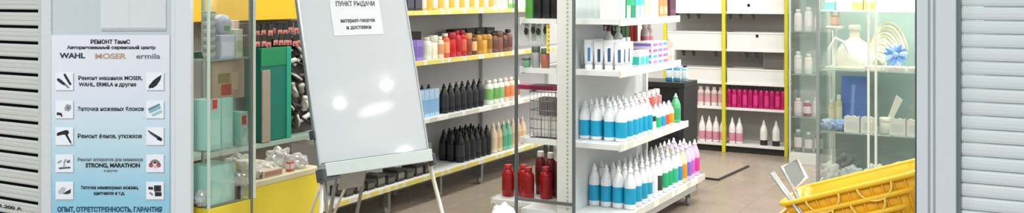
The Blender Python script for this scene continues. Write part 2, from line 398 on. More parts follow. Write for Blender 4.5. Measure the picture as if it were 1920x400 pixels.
lettering('1.200 А', .022, (.43, -.0075, .447), M('26282c', .6), rs, .17, .0006)

# ---- right shutter: narrow curved slats
rs = empty('roller_shutter', (.7, 3.03, 0))
tag(rs, 'closed pale grey roller shutter with narrow curved slats right of the shop opening', 'shutter')
p = .0388; sl = MB(); z = 2.4
while z > .15:
    prof = [(0.004, z - p), (-.002, z - p + .003), (-.0042, z - p + .010), (-.0049, z - p + .021), (-.0042, z - p + .031), (-.0015, z - p + .0355), (.003, z - .0022), (.004, z - .001), (.012, z - .001), (.012, z - p)]
    sl.prism(prof, -.886, .9, 'yz'); z -= p
sl.obj('slats', M('d3d9da', .45, 0, .02, 6), rs)
MB().box(-.886, .9, -.01, .014, .06, .15, .003).obj('bottom_bar', M('b8c0c5', .4), rs)
bl = MB(); z = 2.4 - p
while z > .15:
    bl.box(-.8925, -.8865, -.006, .008, z - .007, z + .007); z -= p
bl.obj('end_locks', M('3c4448', .6), rs, 'dark end clips in the guide')

# ---------------------------------------------------------------- middle gondola
SHW = M('d9dddd', .4, 0, .03, 10); STEEL = M('9aa0a0', .35, .7, .04, 20); STEELD = M('6d7678', .4, .6, .04)
RAILW = tag_rail_mat('grey_price_rail', 'd3d3ca', 'ecebe0', .05, .4)
RAILY = tag_rail_mat('yellow_ticket_rail', 'dcd9c6', 'dccf6e', .045, .55)
SX = -2.45
gx = empty('shelving_unit', (SX, 5.18, 0))
tag(gx, 'white double-sided shop shelving full of bottles in the middle of the floor', 'shelving')
def post_mb(y):
    m = MB().box(-.068, .042, y, y + .03, 0, 1.9, .002)
    return m
def slots(y):
    m = MB(); z = .22
    while z < 1.85:
        m.box(-.004, .008, y - .0012, y + .001, z, z + .013); z += .025
    return m
for yy in (0.0, 1.22):
    po_ = post_mb(yy).obj('post', M('d9dcda', .4, 0, .03), gx)
    if yy == 0: slots(yy).obj('post_slots', M('a3a8a8', .6), po_)
MB().box(-.012, .012, .03, 1.22, .2, 1.9).obj('back_panel', M('d4d9db', .45, 0, .02, 5), gx)
MB().box(-.27, .29, .06, 1.58, .09, .165).obj('plinth', M('d0d2d1', .5), gx)
for (x, y) in ((.27, .12), (.27, 1.45), (-.25, .12), (-.25, 1.45)):
    cs = MB().lathe([(.028, -.012), (.032, -.008), (.032, .008), (.028, .012)], 14, T=Matrix.Translation((x, y, .032)) @ Matrix.Rotation(PI / 2, 4, 'Y')).obj('caster', M('7c7f80', .5), gx)
    MB().box(x - .018, x + .018, y - .014, y + .014, .055, .092).obj('caster_fork', STEEL, cs)
# shelves: (height, reach right, far end right, reach left)
MID = [(.20, .33, 1.62, .31), (.63, .33, 1.24, .31), (1.06, .33, 1.08, .31), (1.361, .33, 1.06, .31)]
for i, (z, rx, ye, lx) in enumerate(MID):
    t = .03
    s1 = MB().box(.012, rx, 0.03, ye, z - t, z, .002).box(.044, rx, -.0, .03, z - t, z).obj('shelf', SHW, gx)
    MB().box(rx, rx + .012, 0, ye, z - t - .008, z + .006, .002).obj('price_rail', RAILW, s1)
    s2 = MB().box(-lx, -.012, .03, 1.24 if i else 1.6, z - t, z, .002).box(-lx, -.07, 0, .03, z - t, z)
    if i == 0: s2.box(-.60, -lx, .15, 1.6, z - t, z, .002)
    s2 = s2.obj('shelf', SHW, gx)
    xr = .60 if i == 0 else lx
    MB().box(-xr - .012, -xr, .15 if i == 0 else 0, 1.6 if i == 0 else 1.24, z - t - .008, z + .006, .002).obj('price_rail', RAILW, s2)
# grey tube frame standing at the near end of the gondola
ef = empty('display_rack', (-2.55, 5.12, 0))
tag(ef, 'grey steel tube rack frame standing at the near end of the middle shelving', 'rack')
for x in (-.212, .172):
    MB().box(x - .0085, x + .0085, -.0085, .0085, .03, 1.9, .003).obj('upright', STEELD, ef)
    MB().box(x - .012, x + .012, -.04, .04, 0, .03, .003).obj('foot', STEELD, ef)
MB().box(-.203, .163, -.008, .008, .262, .28, .002).obj('crossbar', STEELD, ef)
MB().box(-.203, .163, -.008, .008, 1.7, 1.72, .002).obj('crossbar', STEELD, ef)

MIDN = 'middle shelving'
def nozzle_rows():
    # bottom shelf
    kinds0 = ['blue'] * 3 + ['pale', 'dark', 'white', 'green', 'green', 'green2', 'blue2', 'orange', 'violet', 'pink', 'pink2']
    lab = {'blue': ('0f9cc4', 'blue label'), 'pale': ('17a0c2', 'narrow turquoise label'), 'dark': ('e4e8ea', 'plain white label'), 'white': ('3a4348', 'dark label'), 'green': ('1fae74', 'green label'), 'green2': ('2fb98a', 'sea-green label'),
           'blue2': ('2b8fd0', 'sky-blue label'), 'orange': ('ee9420', 'orange label'), 'violet': ('7d6fd0', 'violet label'), 'pink': ('d45fc4', 'pink label'), 'pink2': ('d83f9a', 'magenta label')}
    cols = [(.286, 'front'), (.208, 'second'), (.13, 'third'), (.052, 'back')]
    for ci, (dx, rn) in enumerate(cols):
        for ri in range(14):
            if ci == 3 and ri > 1: continue
            k = kinds0[ri]; c, ln = lab[k]
            nar = (.17, .45) if k == 'pale' else (.13, .5)
            body = {'orange': 'f3ddb8', 'violet': 'cfc8ee', 'pink': 'eac9e8', 'pink2': 'ecc0dd'}.get(k, 'e6eaed')
            key, b = k_nozzle(body, c, 'f1f3f3', .26, .0355, *nar)
            n = ri + 1
            put(key, b, (SX + dx + rnd.uniform(-.004, .004), 5.475 + ri * .0965 + rnd.uniform(-.006, .006), .2),
                f'white nozzle bottle, {ln}, {ORD[ri]} from near end, {rn} row, bottom shelf, {MIDN}', 'bottle', 'nozzle bottles on the middle shelving bottom shelf')
    # second shelf
    kinds1 = ['blue'] * 6 + ['mark', 'green', 'blue2', 'red', 'orange']
    lab['mark'] = ('2b3034', 'black mark'); lab['red'] = ('e0532f', 'red label')
    for ci, (dx, rn) in enumerate([(.285, 'front'), (.205, 'second'), (.125, 'third'), (.05, 'back')]):
        for ri in range(11):
            if ci >= 1 and ri > 5: continue
            k = kinds1[ri]; c, ln = lab[k]
            hh = .235 if ri < 6 else .165
            if k == 'mark': key, b = k_nozzle('e6eaed', c, 'f2f3f3', hh, .034, .4, .6)
            else: key, b = k_nozzle('e6eaed', c, 'f1f3f3', hh, .036, .1, .5)
            put(key, b, (SX + dx + rnd.uniform(-.004, .004), 5.335 + ri * .084 + rnd.uniform(-.005, .005), .63),
                f'white nozzle bottle, {ln}, {ORD[ri]} from near end, {rn} row, second shelf, {MIDN}', 'bottle', 'nozzle bottles on the middle shelving second shelf')
nozzle_rows()
key, b = k_nozzle('5cb883', '3aa067', 'a5dcba', .2, .034, .1, .5)
put(key, b, (SX + .28, 6.33, .63), 'all-green nozzle bottle at the far end of the second shelf, middle shelving', 'bottle')
for i in range(5):
    key, b = k_shampoo('ebe6e5', 'd8504a' if i < 3 else 'c98d8d', 'f3f3f2', .235, .036, .7, .5, .82)
    put(key, b, (SX + .18, 5.87 + i * .088, .63), f'tall white red-labelled bottle, {ORD[i]} of five behind the small bottles, second shelf, {MIDN}', 'bottle', 'tall red-labelled bottles on the second shelf')

# third shelf of the middle gondola
for ri in range(3):
    for ci, dx in enumerate((.29, .225, .16, .095)):
        col = ('3d5f8a', '2f4d78', '2b3f5c', '3f7ba6')[ci]
        key, b = k_tube('e6eaed', col, 'f4f5f5', .165 + .01 * (ci % 2), .028)
        put(key, b, (SX + dx, 5.285 + ri * .07, 1.06), f'white tube with dark blue stripe, {ORD[ri]} row, {ORD[ci]} from the aisle, third shelf, {MIDN}', 'tube', 'striped tubes on the third shelf', rz=math.radians(24))
for i in range(2):
    key, b = k_carton('eef3f2', '27bfae', .07, .075, .10, .12, .62)
    put(key, b, (SX + .28, 5.60 + i * .085, 1.06), f'white carton with turquoise panel, {("nearer","farther")[i]} of two, third shelf, {MIDN}', 'carton', 'turquoise cartons on the third shelf')
for i in range(2):
    key, b = k_shampoo('f3f3f4', 'e2e2ea', 'f5f5f5', .18, .03)
    put(key, b, (SX + .20, 5.56 + i * .08, 1.06), f'plain white bottle behind turquoise carton, {("nearer","farther")[i]} of two, third shelf, {MIDN}', 'bottle')
for i in range(3):
    for j in range(4):
        c = [('f0f0f4', 'b06fc0'), ('eef0f6', '4f9fd6'), ('f2eef4', 'd8589f'), ('ecebf4', '8d6fc8')][(i + j) % 4]
        key, b = k_carton(c[0], c[1], .14, .088, .036, .25, .75)
        put(key, b, (SX + .255, 5.80 + i * .095, 1.06 + j * .0365), f'flat white and {("purple","blue","pink","violet")[(i+j)%4]} carton, {ORD[j]} from bottom, {ORD[i]} stack from near end, third shelf', 'carton', 'flat cartons stacked on the third shelf')
for i in range(2):
    key, b = k_carton('f0a394', 'f4c4b4', .1, .05, .13, .3, .7)
    put(key, b, (SX + .265, 6.095 + i * .055, 1.06), f'salmon-pink carton, {("nearer","farther")[i]} of two beside the purple stacks, third shelf', 'carton', 'salmon cartons on the third shelf')
key, b = k_tube('f1f1ef', 'd0c6c9', 'f4f4f4', .15, .026)
put(key, b, (SX + .285, 6.21, 1.06), 'white tube standing on its cap at the far end of the third shelf', 'tube')
for i in range(2):
    key, b = k_spray('e9e9e7', 'dcd8d3', '7d3a3a' if i == 0 else 'e0dedb', .28, .034)
    put(key, b, (SX + .10 + .03 * i, 5.575 + i * .085, 1.06), f'tall white spray bottle with {("dark red","white")[i]} head behind the striped tubes, third shelf', 'spray bottle', 'spray bottles on the third shelf')
for i, (c, nm) in enumerate((('2f6b46', 'dark green'), ('5f9a62', 'green'), ('c8332c', 'red'), ('b22a28', 'deep red'))):
    key, b = k_carton(c, 'e9e0c8', .07, .06, .26, .12, .3)
    put(key, b, (SX + .055, 5.85 + i * .075, 1.06), f'tall {nm} carton at the back of the third shelf, {MIDN}', 'carton', 'tall cartons at the back of the third shelf')
for i in range(2):
    key, b = k_shampoo('e9dede', 'd58b8f', 'efefef', .26, .03)
    put(key, b, (SX + .15, 6.08 + i * .07, 1.06), f'tall pale pink-labelled bottle, {("nearer","farther")[i]} of two, back of third shelf', 'bottle')
# top shelf of the middle gondola, right side
tops = [(5.22, 'e5e7e6', None, 'white'), (5.30, 'dfe6e0', 'c6d3cb', 'pale grey'), (5.385, '1d9c66', 'bfe6d2', 'emerald'), (5.455, '23a674', '0f7d50', 'dark-panelled green'), (5.535, '3cc4ae', 'e4f3ef', 'mint'), (5.61, '56cfc6', 'e9f5f2', 'aqua'), (5.70, 'efe9e2', 'e7c3a2', 'cream'), (5.785, 'f2d9bd', 'efe6da', 'peach'), (5.87, 'f0ece8', 'd9cfc8', 'off-white')]
for y, c, pnl, nm in tops:
    key, b = k_carton(c, pnl, .1, .068, .2, .02, .4)
    put(key, b, (SX + .26, y, 1.361), f'upright {nm} carton in the front row of the middle shelving top shelf', 'carton', 'cartons on the middle shelving top shelf')
for i in range(2):
    key, b = k_carton('f08a52', 'f3b08a', .1, .075, .2, .1, .35)
    put(key, b, (SX + .26, 5.96 + i * .08, 1.361), f'upright orange carton, {("nearer","farther")[i]} of two on the middle shelving top shelf', 'carton')
key, b = k_carton('4b2a44', '6a3a52', .16, .12, .16, .1, .3)
put(key, b, (SX + .24, 6.16, 1.361), 'dark purple carton at the far end of the middle shelving top shelf', 'carton')

# left side of the middle gondola
for i, c in enumerate(('5aa64a', '1b1c1f', '232427', '1d1e21', '25262a')):
    key, b = k_shampoo(c, None, '202124' if i else '4c8f3d', .2, .03, .9)
    put(key, b, (SX - .28 + i * .058, 5.24, 1.361), f'{"green" if i == 0 else "black"} bottle, {ORD[i]} from the frame tube, top shelf of middle shelving left side', 'bottle', 'bottles on the top shelf, left side')
hookm = M('2d3430', .5)
for i in range(4):
    def hb():
        return [('hair_clip_card', MB().box(-.016, .016, -.002, .002, 0, .11, .001), M('b9c4be', .5), None), ('clip', MB().blob(0, -.012, .045, .013, .01, .022, 3, .2, 2), hookm, None), ('hook', MB().tube([(0, -.01, .10), (0, .0, .112), (0, .03, .112)], .002, 6), STEEL, None)]
    put('clipcard', hb, (SX - .30 + i * .042, 5.235 + .012 * (i % 2), 1.222 if i % 2 else 1.215), f'small card with dark hair clip, {ORD[i]} from the frame tube, hanging below the top shelf', 'clip card', 'hair clip cards hanging on the left side')
hs = empty('price_strip', (SX - .135, 5.195, 1.15)); tag(hs, 'yellow hanging price strip with dark dots below the top shelf beside the slotted post', 'price strip')
MB().box(-.011, .011, 0, .003, 0, .18, .001).obj('strip', M('dccb62', .5), hs)
for k in range(6): MB().box(.002, .008, -.001, .0005, .018 + k * .027, .026 + k * .027).obj('print_mark', M('4b4436', .6), hs)
for i, (x, c, nm, h) in enumerate(((-.30, '6f9f85', 'grey-green', .06), (-.235, '9a9f9c', 'grey', .13), (-.17, 'a4664f', 'rust-brown', .12))):
    key, b = k_jar(c, '55605a', None, .026, h)
    put(key, b, (SX + x, 5.23, 1.06), f'small {nm} jar on the third shelf, left side of the middle shelving', 'jar')
bk = empty('wire_basket', (SX - .17, 5.32, .632))
tag(bk, 'grey wire basket on the second shelf, left side of the middle shelving', 'basket')
w = MB()
for k in range(9):
    x = -.1 + k * .025; w.tube([(x, -.1, 0), (x, -.1, .28)], .0013, 5); w.tube([(x, .1, 0), (x, .1, .28)], .0013, 5); w.tube([(x, -.1, 0), (x, .1, 0)], .0018, 5)
for k in range(6):
    z = k * .056; w.tube([(-.1, -.1, z), (.1, -.1, z), (.1, .1, z), (-.1, .1, z)], .0022, 5, True)
w.obj('wire_mesh', STEELD, bk)
w = MB().tube([(-.103, -.103, .282), (.103, -.103, .282), (.103, .103, .282), (-.103, .103, .282)], .004, 6, True).obj('rim', STEELD, bk)
for i in range(3):
    key, b = k_carton('c3c1bd', 'd6d3ce', .058, .07, .12, .2, .8)
    put(key, b, (SX - .235 + i * .063, 5.275, .637), f'pale grey carton in the front of the wire basket, {ORD[i]} of three', 'carton', 'pale cartons in the wire basket')
    key, b = k_carton('9d9296', '7d7478', .058, .07, .23, .55, .92)
    put(key, b, (SX - .235 + i * .063, 5.36, .637), f'taller mauve-grey carton at the back of the wire basket, {ORD[i]} of three', 'carton', 'mauve cartons in the wire basket')
key, b = k_carton('a84a6b', '8a2f50', .28, .12, .03, .2, .8)
put(key, b, (SX - .255, 5.33, .917), 'long flat magenta carton lying across the wire basket', 'carton')
key, b = k_carton('e6cf6a', '3d3a30', .03, .1, .03, .2, .8)
put(key, b, (SX - .095, 5.32, .917), 'small yellow carton end beside the magenta carton on the wire basket', 'carton')
# red and brown bottles on the bottom shelf, left side
for i, (x, y) in enumerate(((-.552, 5.455), (-.462, 5.50), (-.395, 5.435), (-.30, 5.50))):
    key, b = k_shampoo('a31019', '930d15', 'b82a33', .205, .041, .85)
    put(key, b, (SX + x, y, .2), f'dark red bottle, {ORD[i]} from the aisle, bottom shelf of middle shelving left side', 'bottle', 'red bottles on the bottom shelf, left side')
for i, (x, y) in enumerate(((-.40, 5.62), (-.315, 5.60), (-.23, 5.56), (-.145, 5.56))):
    key, b = k_shampoo('6d1c20' if i < 2 else '6b4038', '531418' if i < 2 else '593028', 'e9e7e3', .28, .036, .85)
    put(key, b, (SX + x, y, .2), f'{"maroon" if i < 2 else "brown"} bottle with white cap, {ORD[i]} from the aisle, behind the red bottles', 'bottle', 'white-capped bottles behind the red bottles')
for i in range(3):
    key, b = k_nozzle('191a1c', '222325', '151517', .16, .028)
    put(key, b, (SX - .20 + i * .06, 5.56 + .12, .63), f'small black bottle, {ORD[i]} from the aisle, behind the wire basket', 'bottle', 'black bottles behind the wire basket')
bag = MB().blob(-2.765, 4.97, 0, .09, .075, .125, 5, .3, 4).obj('plastic_bag', M('eff0f0', .35, 0, .05, 30)); tag(bag, 'crumpled white plastic bag on the floor before the red bottles', 'bag')

# black unit at the far end of the gondola
bu = empty('display_stand', (-2.575, 7.15, 0)); BLK = M('1b1b1e', .45, 0, .1)
tag(bu, 'black open-fronted display stand beyond the middle shelving', 'display stand')
MB().box(-.25, .25, -.15, .15, 0, .80, .004).obj('carcass', BLK, bu)
MB().box(-.25, .25, -.165, .15, .80, .84, .004).obj('top_board', M('242428', .4), bu)
for k in range(5):
    MB().box(-.23, .23, -.175, -.15, .12 + k * .14, .135 + k * .14, .002).obj('ledge', M('2a2a2e', .4), bu)
MB().box(.205, .25, -.18, -.15, .0, .80, .002).obj('front_stile', M('26262a', .4), bu)
for i, c in enumerate(('2f87b8', '4a9cc6', '9fc2cf')):
    key, b = k_shampoo(c, 'd7e6ec', '2b3b48', .13, .026)
    put(key, b, (-2.49 + i * .065, 7.1, .84), f'{("blue","light blue","pale grey-blue")[i]} bottle standing on top of the black display stand', 'bottle')
# dark-edged mat
fm = empty('floor_mat', (-2.42, 8.02, 0), math.radians(-4)); tag(fm, 'brown mat with dark edging lying on the tile floor by the back shelving', 'mat')
MB().box(-.26, .18, -.36, .36, .001, .012, .003).obj('mat_surface', M('98897a', .8, 0, .06, 30, .2), fm)
MB().box(-.28, .2, -.385, -.36, .001, .014, .003).box(.18, .2, -.36, .36, .001, .014, .003).obj('edging', M('38332f', .7), fm)

# ---------------------------------------------------------------- left wall gondola
lg = empty('shelving_unit', (-4.25, 4.6, 0))
tag(lg, 'long wall shelving with yellow price tickets along the left side of the shop', 'shelving')
MB().box(-.02, .0, 0, 3.9, .1, 2.2).obj('back_panel', M('d3d1d3', .5, 0, .03, 6), lg)
for y in (0, 1.3, 2.6, 3.87):
    MB().box(-.02, .03, y, y + .03, 0, 2.2, .002).obj('post', M('c9cac8', .4), lg)
for z in (.2, .61, 1.03, 1.39):
    s1 = MB().box(.0, .40, .0, 3.9, z - .03, z, .002).obj('shelf', SHW, lg)
    MB().box(.40, .412, 0, 3.9, z - .029, z + .004, .002).obj('price_rail', RAILY if z != .61 else RAILW, s1)
for y in (.1, .75, 1.4, 2.0, 2.6, 3.3):
    cs = MB().lathe([(.026, -.012), (.03, -.008), (.03, .008), (.026, .012)], 14, T=Matrix.Translation((.36, y, .03)) @ Matrix.Rotation(PI / 2, 4, 'Y')).obj('caster', M('8b8884', .5), lg)
    MB().box(.34, .38, y - .014, y + .014, .05, .17).obj('caster_fork', STEEL, cs)
LX = -3.91; LN = 'left wall shelving'
# bottom shelf: black bottles block, then cream, green
for ci in range(3):
    for ri in range(6):
        key, b = k_nozzle('17181b', '26282e' if (ri + ci) % 3 else '33363f', '121315', .245, .037, .2, .55)
        put(key, b, (LX - .03 - ci * .082, 6.38 + ri * .083 + ci * .01, .2), f'black nozzle bottle, {ORD[ri]} from near end, {("front","middle","back")[ci]} row, lowest wall shelf', 'bottle', 'black nozzle bottles on the wall shelving')
for i, (c, l, nm) in enumerate((('e6d9be', 'd9c6a2', 'cream'), ('e3cfae', 'cdb48c', 'beige'), ('7fc0a0', '58ab86', 'green'), ('86c7a8', '5fb08d', 'light green'), ('ecd3b4', 'dcb98f', 'peach'), ('e6c5a2', 'd2a77c', 'tan'), ('ead8c0', 'd9bf9c', 'pale cream'))):
    key, b = k_nozzle(c, l, 'efe9de' if i % 2 else 'e8dcc8', .25, .036)
    put(key, b, (LX - .03, 6.90 + i * .085, .2), f'{nm} nozzle bottle beyond the black bottles, bottom shelf, {LN}', 'bottle')
# dark goods on the near part of the bottom shelf, below the whiteboard
for i in range(9):
    key, b = k_carton('2a2a2c' if i % 3 else '3d3a34', '77736a' if i % 2 else '5d5a52', .13, .085, .065 + .02 * (i % 2), .25, .7)
    put(key, b, (LX - .05, 4.95 + i * .115, .2), f'low black carton, {ORD[i]} from near end, bottom wall shelf behind the whiteboard easel', 'carton', 'low black cartons on the wall shelving')
# shelf .61: light-blue cartons, black bottles, white-green, orange
for i in range(5):
    key, b = k_carton('a9c9e6', '7fabd4', .07, .06, .2, .15, .65)
    put(key, b, (LX - .02, 5.72 + i * .066, .61), f'light blue carton, {ORD[i]} from near end, second shelf, {LN}', 'carton', 'light blue cartons on the wall shelving')
for i in range(11):
    key, b = k_nozzle('1b1c1f', '2e3036', '141517', .225, .036, .2, .6)
    put(key, b, (LX - (.1 if i < 4 else .02), 5.78 + i * .088, .61), f'black nozzle bottle, {ORD[i]} from near end, second shelf, {LN}', 'bottle', 'black nozzle bottles on the second wall shelf')
for i in range(6):
    c = [('e9ece2', '7db36a', 'green-labelled white'), ('e8ead9', '6ea85c', 'leaf-green labelled'), ('eceee6', '89b97c', 'pale green labelled'), ('f0dccb', 'dd7b4c', 'orange-labelled'), ('f1d6c2', 'e08f63', 'peach-labelled'), ('efe3d9', 'c96a4a', 'rust-labelled')][i]
    key, b = k_shampoo(c[0], c[1], 'e9e9e2', .2, .044, .8)
    put(key, b, (LX - .02, 6.80 + i * .093, .61), f'{c[2]} bottle near the far end of the second shelf, {LN}', 'bottle')
# shelf 1.03
sh = [(5.66, '7d66b4', '6a55a5', .15, 'purple'), (5.75, '8b78bd', '7260ab', .15, 'lilac')]
for y, c, l, h, nm in sh:
    key, b = k_carton(c, l, .08, .085, h, .2, .7); put(key, b, (LX - .02, y, 1.03), f'{nm} carton on the third shelf of the {LN} beside the whiteboard', 'carton')
gl = [(5.90, 'e9e7dc', 'd9dccb', 'white'), (5.98, 'e8e2cc', 'cfd2b8', 'ivory'), (6.07, 'e9d2b0', 'd4906a', 'cream and rust'), (6.15, 'd2603c', 'e3a070', 'orange-red'), (6.235, 'c41f26', 'a5141c', 'bright red'), (6.315, 'cc2630', 'b0161f', 'red'), (6.395, 'b81c24', 'd55a4a', 'crimson'), (6.475, '8e3a22', 'c98a4a', 'brown'), (6.555, '5f3a24', 'd8b27a', 'dark brown'), (6.635, 'c08a2e', 'a8731f', 'golden'), (6.715, 'cf9c38', 'b07f25', 'amber'), (6.80, 'b98a35', '8f6424', 'honey-brown'), (6.89, '7a5044', '634037', 'cocoa'), (6.975, '80564a', '6a453b', 'chestnut'), (7.06, '76503f', '5c3c2f', 'coffee'), (7.145, '8a6352', '6c4a3c', 'light cocoa')]
for i, (y, c, l, nm) in enumerate(gl):
    big = .2 if i in (4, 5, 6) else .165 + .02 * (i % 2)
    key, b = (k_jar(c, l, None, .04, big * .95) if i % 3 == 1 else k_shampoo(c, l, '3a2e2a' if i > 7 else 'e9e2d5' if i < 4 else 'b01a20', big, .04, .85))
    put(key, b, (LX - .025, y, 1.03), f'{nm} {"jar" if i % 3 == 1 else "bottle"} on the third shelf of the {LN}', 'jar' if i % 3 == 1 else 'bottle')
for i in range(8):
    key, b = k_carton('2b2628', '3a3335', .1, .14, .2, .1, .9)
    if i not in (1, 2, 3): put(key, b, (LX - .2, 5.95 + i * .16, 1.03), f'dark carton at the back of the third shelf, {ORD[i]} from near end, {LN}', 'carton', 'dark cartons behind the jars on the wall shelving')
# shelf 1.39
for i in range(2):
    key, b = k_carton('2c2c38', '4a4a58', .1, .09, .12, .2, .8)
    put(key, b, (LX - .02, 5.62 + i * .1, 1.39), f'black carton, {("nearer","farther")[i]} of two on the top shelf of the {LN}', 'carton')
for i in range(14):
    c = ['e3b24e', 'e8cf9e', 'efe0c6', 'e6d3b8', 'dcbf94'][min(i // 3, 4)] if i < 13 else 'efe6d8'
    key, b = k_jar(c, 'efe8da', 'd9a93a' if i % 2 else 'e9dcc2', .034, .13)
    put(key, b, (LX - .015, 5.83 + i * .075, 1.39), f'cream jar, {ORD[i]} from near end, top shelf of the {LN}', 'jar', 'cream jars on the top wall shelf')
for i, (c, nm) in enumerate((('e9ece6', 'white'), ('dfe8d6', 'pale green'), ('6fb352', 'green'), ('5aa340', 'leaf-green'))):
    key, b = k_carton(c, 'cdd8c2', .09, .075, .13, .3, .7)
    put(key, b, (LX - .02, 6.93 + i * .085, 1.39), f'{nm} carton at the far end of the top shelf of the {LN}', 'carton')

# ---------------------------------------------------------------- near left wall: yellow header, hanging packs, emerald box, dryers
wd = empty('wall_display', (-4.25, 3.5, 0)); tag(wd, 'grey wall display with bright yellow header board behind the counter', 'display')
MB().box(-.03, .2, -.3, 1.07, .1, 2.2).obj('back_board', M('8d8b86', .6, 0, .08, 12), wd)
MB().box(.2, .41, -.3, 1.07, 1.362, 2.2, .004).obj('header_board', M('dcae10', .45, 0, .04, 4), wd)
MB().box(.2, .305, .86, 1.16, .665, 1.24, .003).obj('tool_board', M('4a4745', .6, 0, .1), wd, 'dark board with hanging tools')
s1 = MB().box(.2, .42, -.3, 1.07, .64, .665, .002).obj('ledge', M('8fa39a', .4), wd)
for z in (1.325, 1.255):
    MB().tube([(.33, .2, z + .02), (.33, 1.07, z + .02)], .005, 6).obj('hook_rail', STEEL, wd)
for r_, z in enumerate((1.278, 1.208)):
    for i in range(9):
        def pb():
            return [('blister_pack', MB().box(-.003, .003, -.017, .017, 0, .03, .001), M('c99a90', .5), None), ('header_card', MB().box(.0, .0045, -.018, .018, .03, .066), M('1d1a1a', .5), None), ('item', MB().blob(.006, 0, .002, .006, .012, .011, 2, .2, 2), M('b4504a', .45), None), ('hook', MB().tube([(-.0, 0, .06), (-.02, 0, .066)], .003, 6), STEEL, None)]
        put('blister', pb, (-3.875 + rnd.uniform(-.004, .02), 4.09 + i * .044, z + rnd.uniform(-.008, .006)), f'red and black blister pack, {ORD[i]} from near end, {("upper","lower")[r_]} rail under the yellow header', 'pack', 'blister packs under the yellow header')
eb = empty('display_box', (-3.905, 4.20, .667)); tag(eb, 'large emerald green upright box on the ledge behind the counter', 'box')
MB().box(-.06, .06, -.115, .13, 0, .535, .004).obj('box_body', M('0a6a5c', .45, 0, .25, 7), eb)
MB().box(.058, .064, -.115, .09, .43, .535, .002).obj('top_panel', M('0a7a4c', .45), eb, 'brighter green head panel')
MB().box(.055, .068, .092, .13, 0, .535, .003).obj('edge_strip', M('1f9479', .4), eb)
MB().box(.066, .078, -.12, -.055, 0, .41, .003).obj('front_card', M('8e8375', .6), eb, 'grey-brown card at one side')
# clutter of hanging tools and packs between the green box and the whiteboard
R2 = random.Random(11)
n_ = 0
for zi in range(6):
    for yi in range(4):
        y = 4.395 + yi * .066 + R2.uniform(-.012, .012); z = .69 + zi * .088
        cc = R2.choice(['2a2626', '1d1b1c', '4a4442', 'b9b4b0', '8f8a86', '6a3a34', 'dedad6', '332d2c']); vv = R2.randint(0, 3)
        nmc = {'2a2626': 'black', '1d1b1c': 'jet-black', '4a4442': 'charcoal', 'b9b4b0': 'silver-grey', '8f8a86': 'grey', '6a3a34': 'maroon', 'dedad6': 'white', '332d2c': 'brown-black'}[cc]
        def tb(cc=cc, vv=vv):
            hd = MB().lathe([(.008, -.05), (.02, -.042), (.024, 0), (.018, .035), (.022, .05), (.008, .056)], 10, sy=.7, T=Matrix.Rotation(.5 + .5 * vv, 4, 'X'))
            hn = MB().tube([(.012, -.03, .02), (.022, .0, -.01), (.014, .03, -.035)], .008, 8)
            return [('hair_tool', hd, M(cc, .4), None), ('handle', hn, M('cfcac4' if vv == 0 else '1e1c1c', .4), None)]
        put(('tool', cc, vv), tb, (-3.925 + R2.uniform(-.004, .014), y, z + .062), f'{nmc} hair tool, {ORD[yi]} from green box, {ORD[zi]} row above the ledge', 'hair tool', 'hair tools between green box and whiteboard', rot=(R2.uniform(-.6, .6), R2.uniform(-.3, .3), R2.uniform(-.7, .7)))
        n_ += 1

# ---------------------------------------------------------------- yellow counter
YEL = M('e6d13a', .4, 0, .04, 5)
co = empty('counter', (-3.31, 3.43, 0)); tag(co, 'low yellow-fronted counter behind the whiteboard easel', 'counter')
MB().box(-.5, 0, 0, .53, .05, .572, .003).obj('front_panel', YEL, co)
MB().box(-.5, .006, -.003, .536, .572, .6, .004).obj('top_board', M('cfcaa8', .35), co)
MB().box(-.48, -.03, .02, .5, 0, .05).obj('plinth', M('4c4a45', .6), co)
for i, (x, y, rx, rz, nm) in enumerate(((-.06, .10, .04, .03, 'nearest the glass showcase'), (-.12, .24, .06, .028, 'in the middle of the counter'), (-.07, .43, .05, .038, 'near the far end of the counter'), (-.2, .14, .06, .05, 'behind the others on the counter'), (-.17, .40, .06, .05, 'at the back far corner of the counter'))):
    m = MB().blob(-3.31 + x, 3.43 + y, .6, rx, rx * .9, rz, 20 + i, .35, 4)
    tag(m.obj('plastic_bag', PLASTIC), f'crumpled clear plastic bag {nm}', 'bag', 'clear bags on the yellow counter')
key, b = k_jar('d9d4c9', 'e8e4dc', 'b9b3a8', .035, .1)
put(key, b, (-3.385, 3.475, .6), 'small white tub on the yellow counter beside the glass showcase', 'tub')
key, b = k_carton('c2b5a5', 'a8786a', .09, .14, .035, .2, .8)
put(key, b, (-3.37, 3.62, .6), 'flat beige packet lying on the yellow counter', 'packet')
key, b = k_carton('b5665a', 'd6c8bc', .03, .03, .05, .3, .8)
put(key, b, (-3.35, 3.77, .6), 'small red and white pack among bags on the yellow counter', 'packet')

# ---------------------------------------------------------------- left glass showcase
sc = empty('glass_showcase', (-3.2, 3.075, 0)); tag(sc, 'narrow glass showcase on yellow base beside the poster door', 'showcase')
MB().box(-.36, 0, 0, .29, .04, .555, .003).obj('base_cabinet', YEL, sc)
GREENEDGE = M('bfd3c4', .3, 0, .03); DARKEDGE = M('6f7c76', .4)
MB().box(-.008, .003, .272, .289, .555, 2.1).obj('corner_post', M('e6efdf', .3), sc, 'pale green edge post')
MB().box(-.012, .002, .258, .272, .04, 2.1).obj('corner_post', DARKEDGE, sc, 'dark rear edge post')
MB().box(-.335, -.322, .275, .289, .555, 2.1).obj('corner_post', M('97a59c', .4), sc)
MB().box(-.36, -.35, 0, .01, .555, 2.1).obj('corner_post', GREENEDGE, sc)
MB().box(-.01, 0, 0, .01, .555, 2.1).obj('corner_post', GREENEDGE, sc)
MB().box(-.006, -.001, .012, .253, .56, 2.1).obj('side_pane', PANE, sc)
MB().box(-.32, -.012, .267, .271, .56, 2.1).obj('rear_pane', PANE, sc)
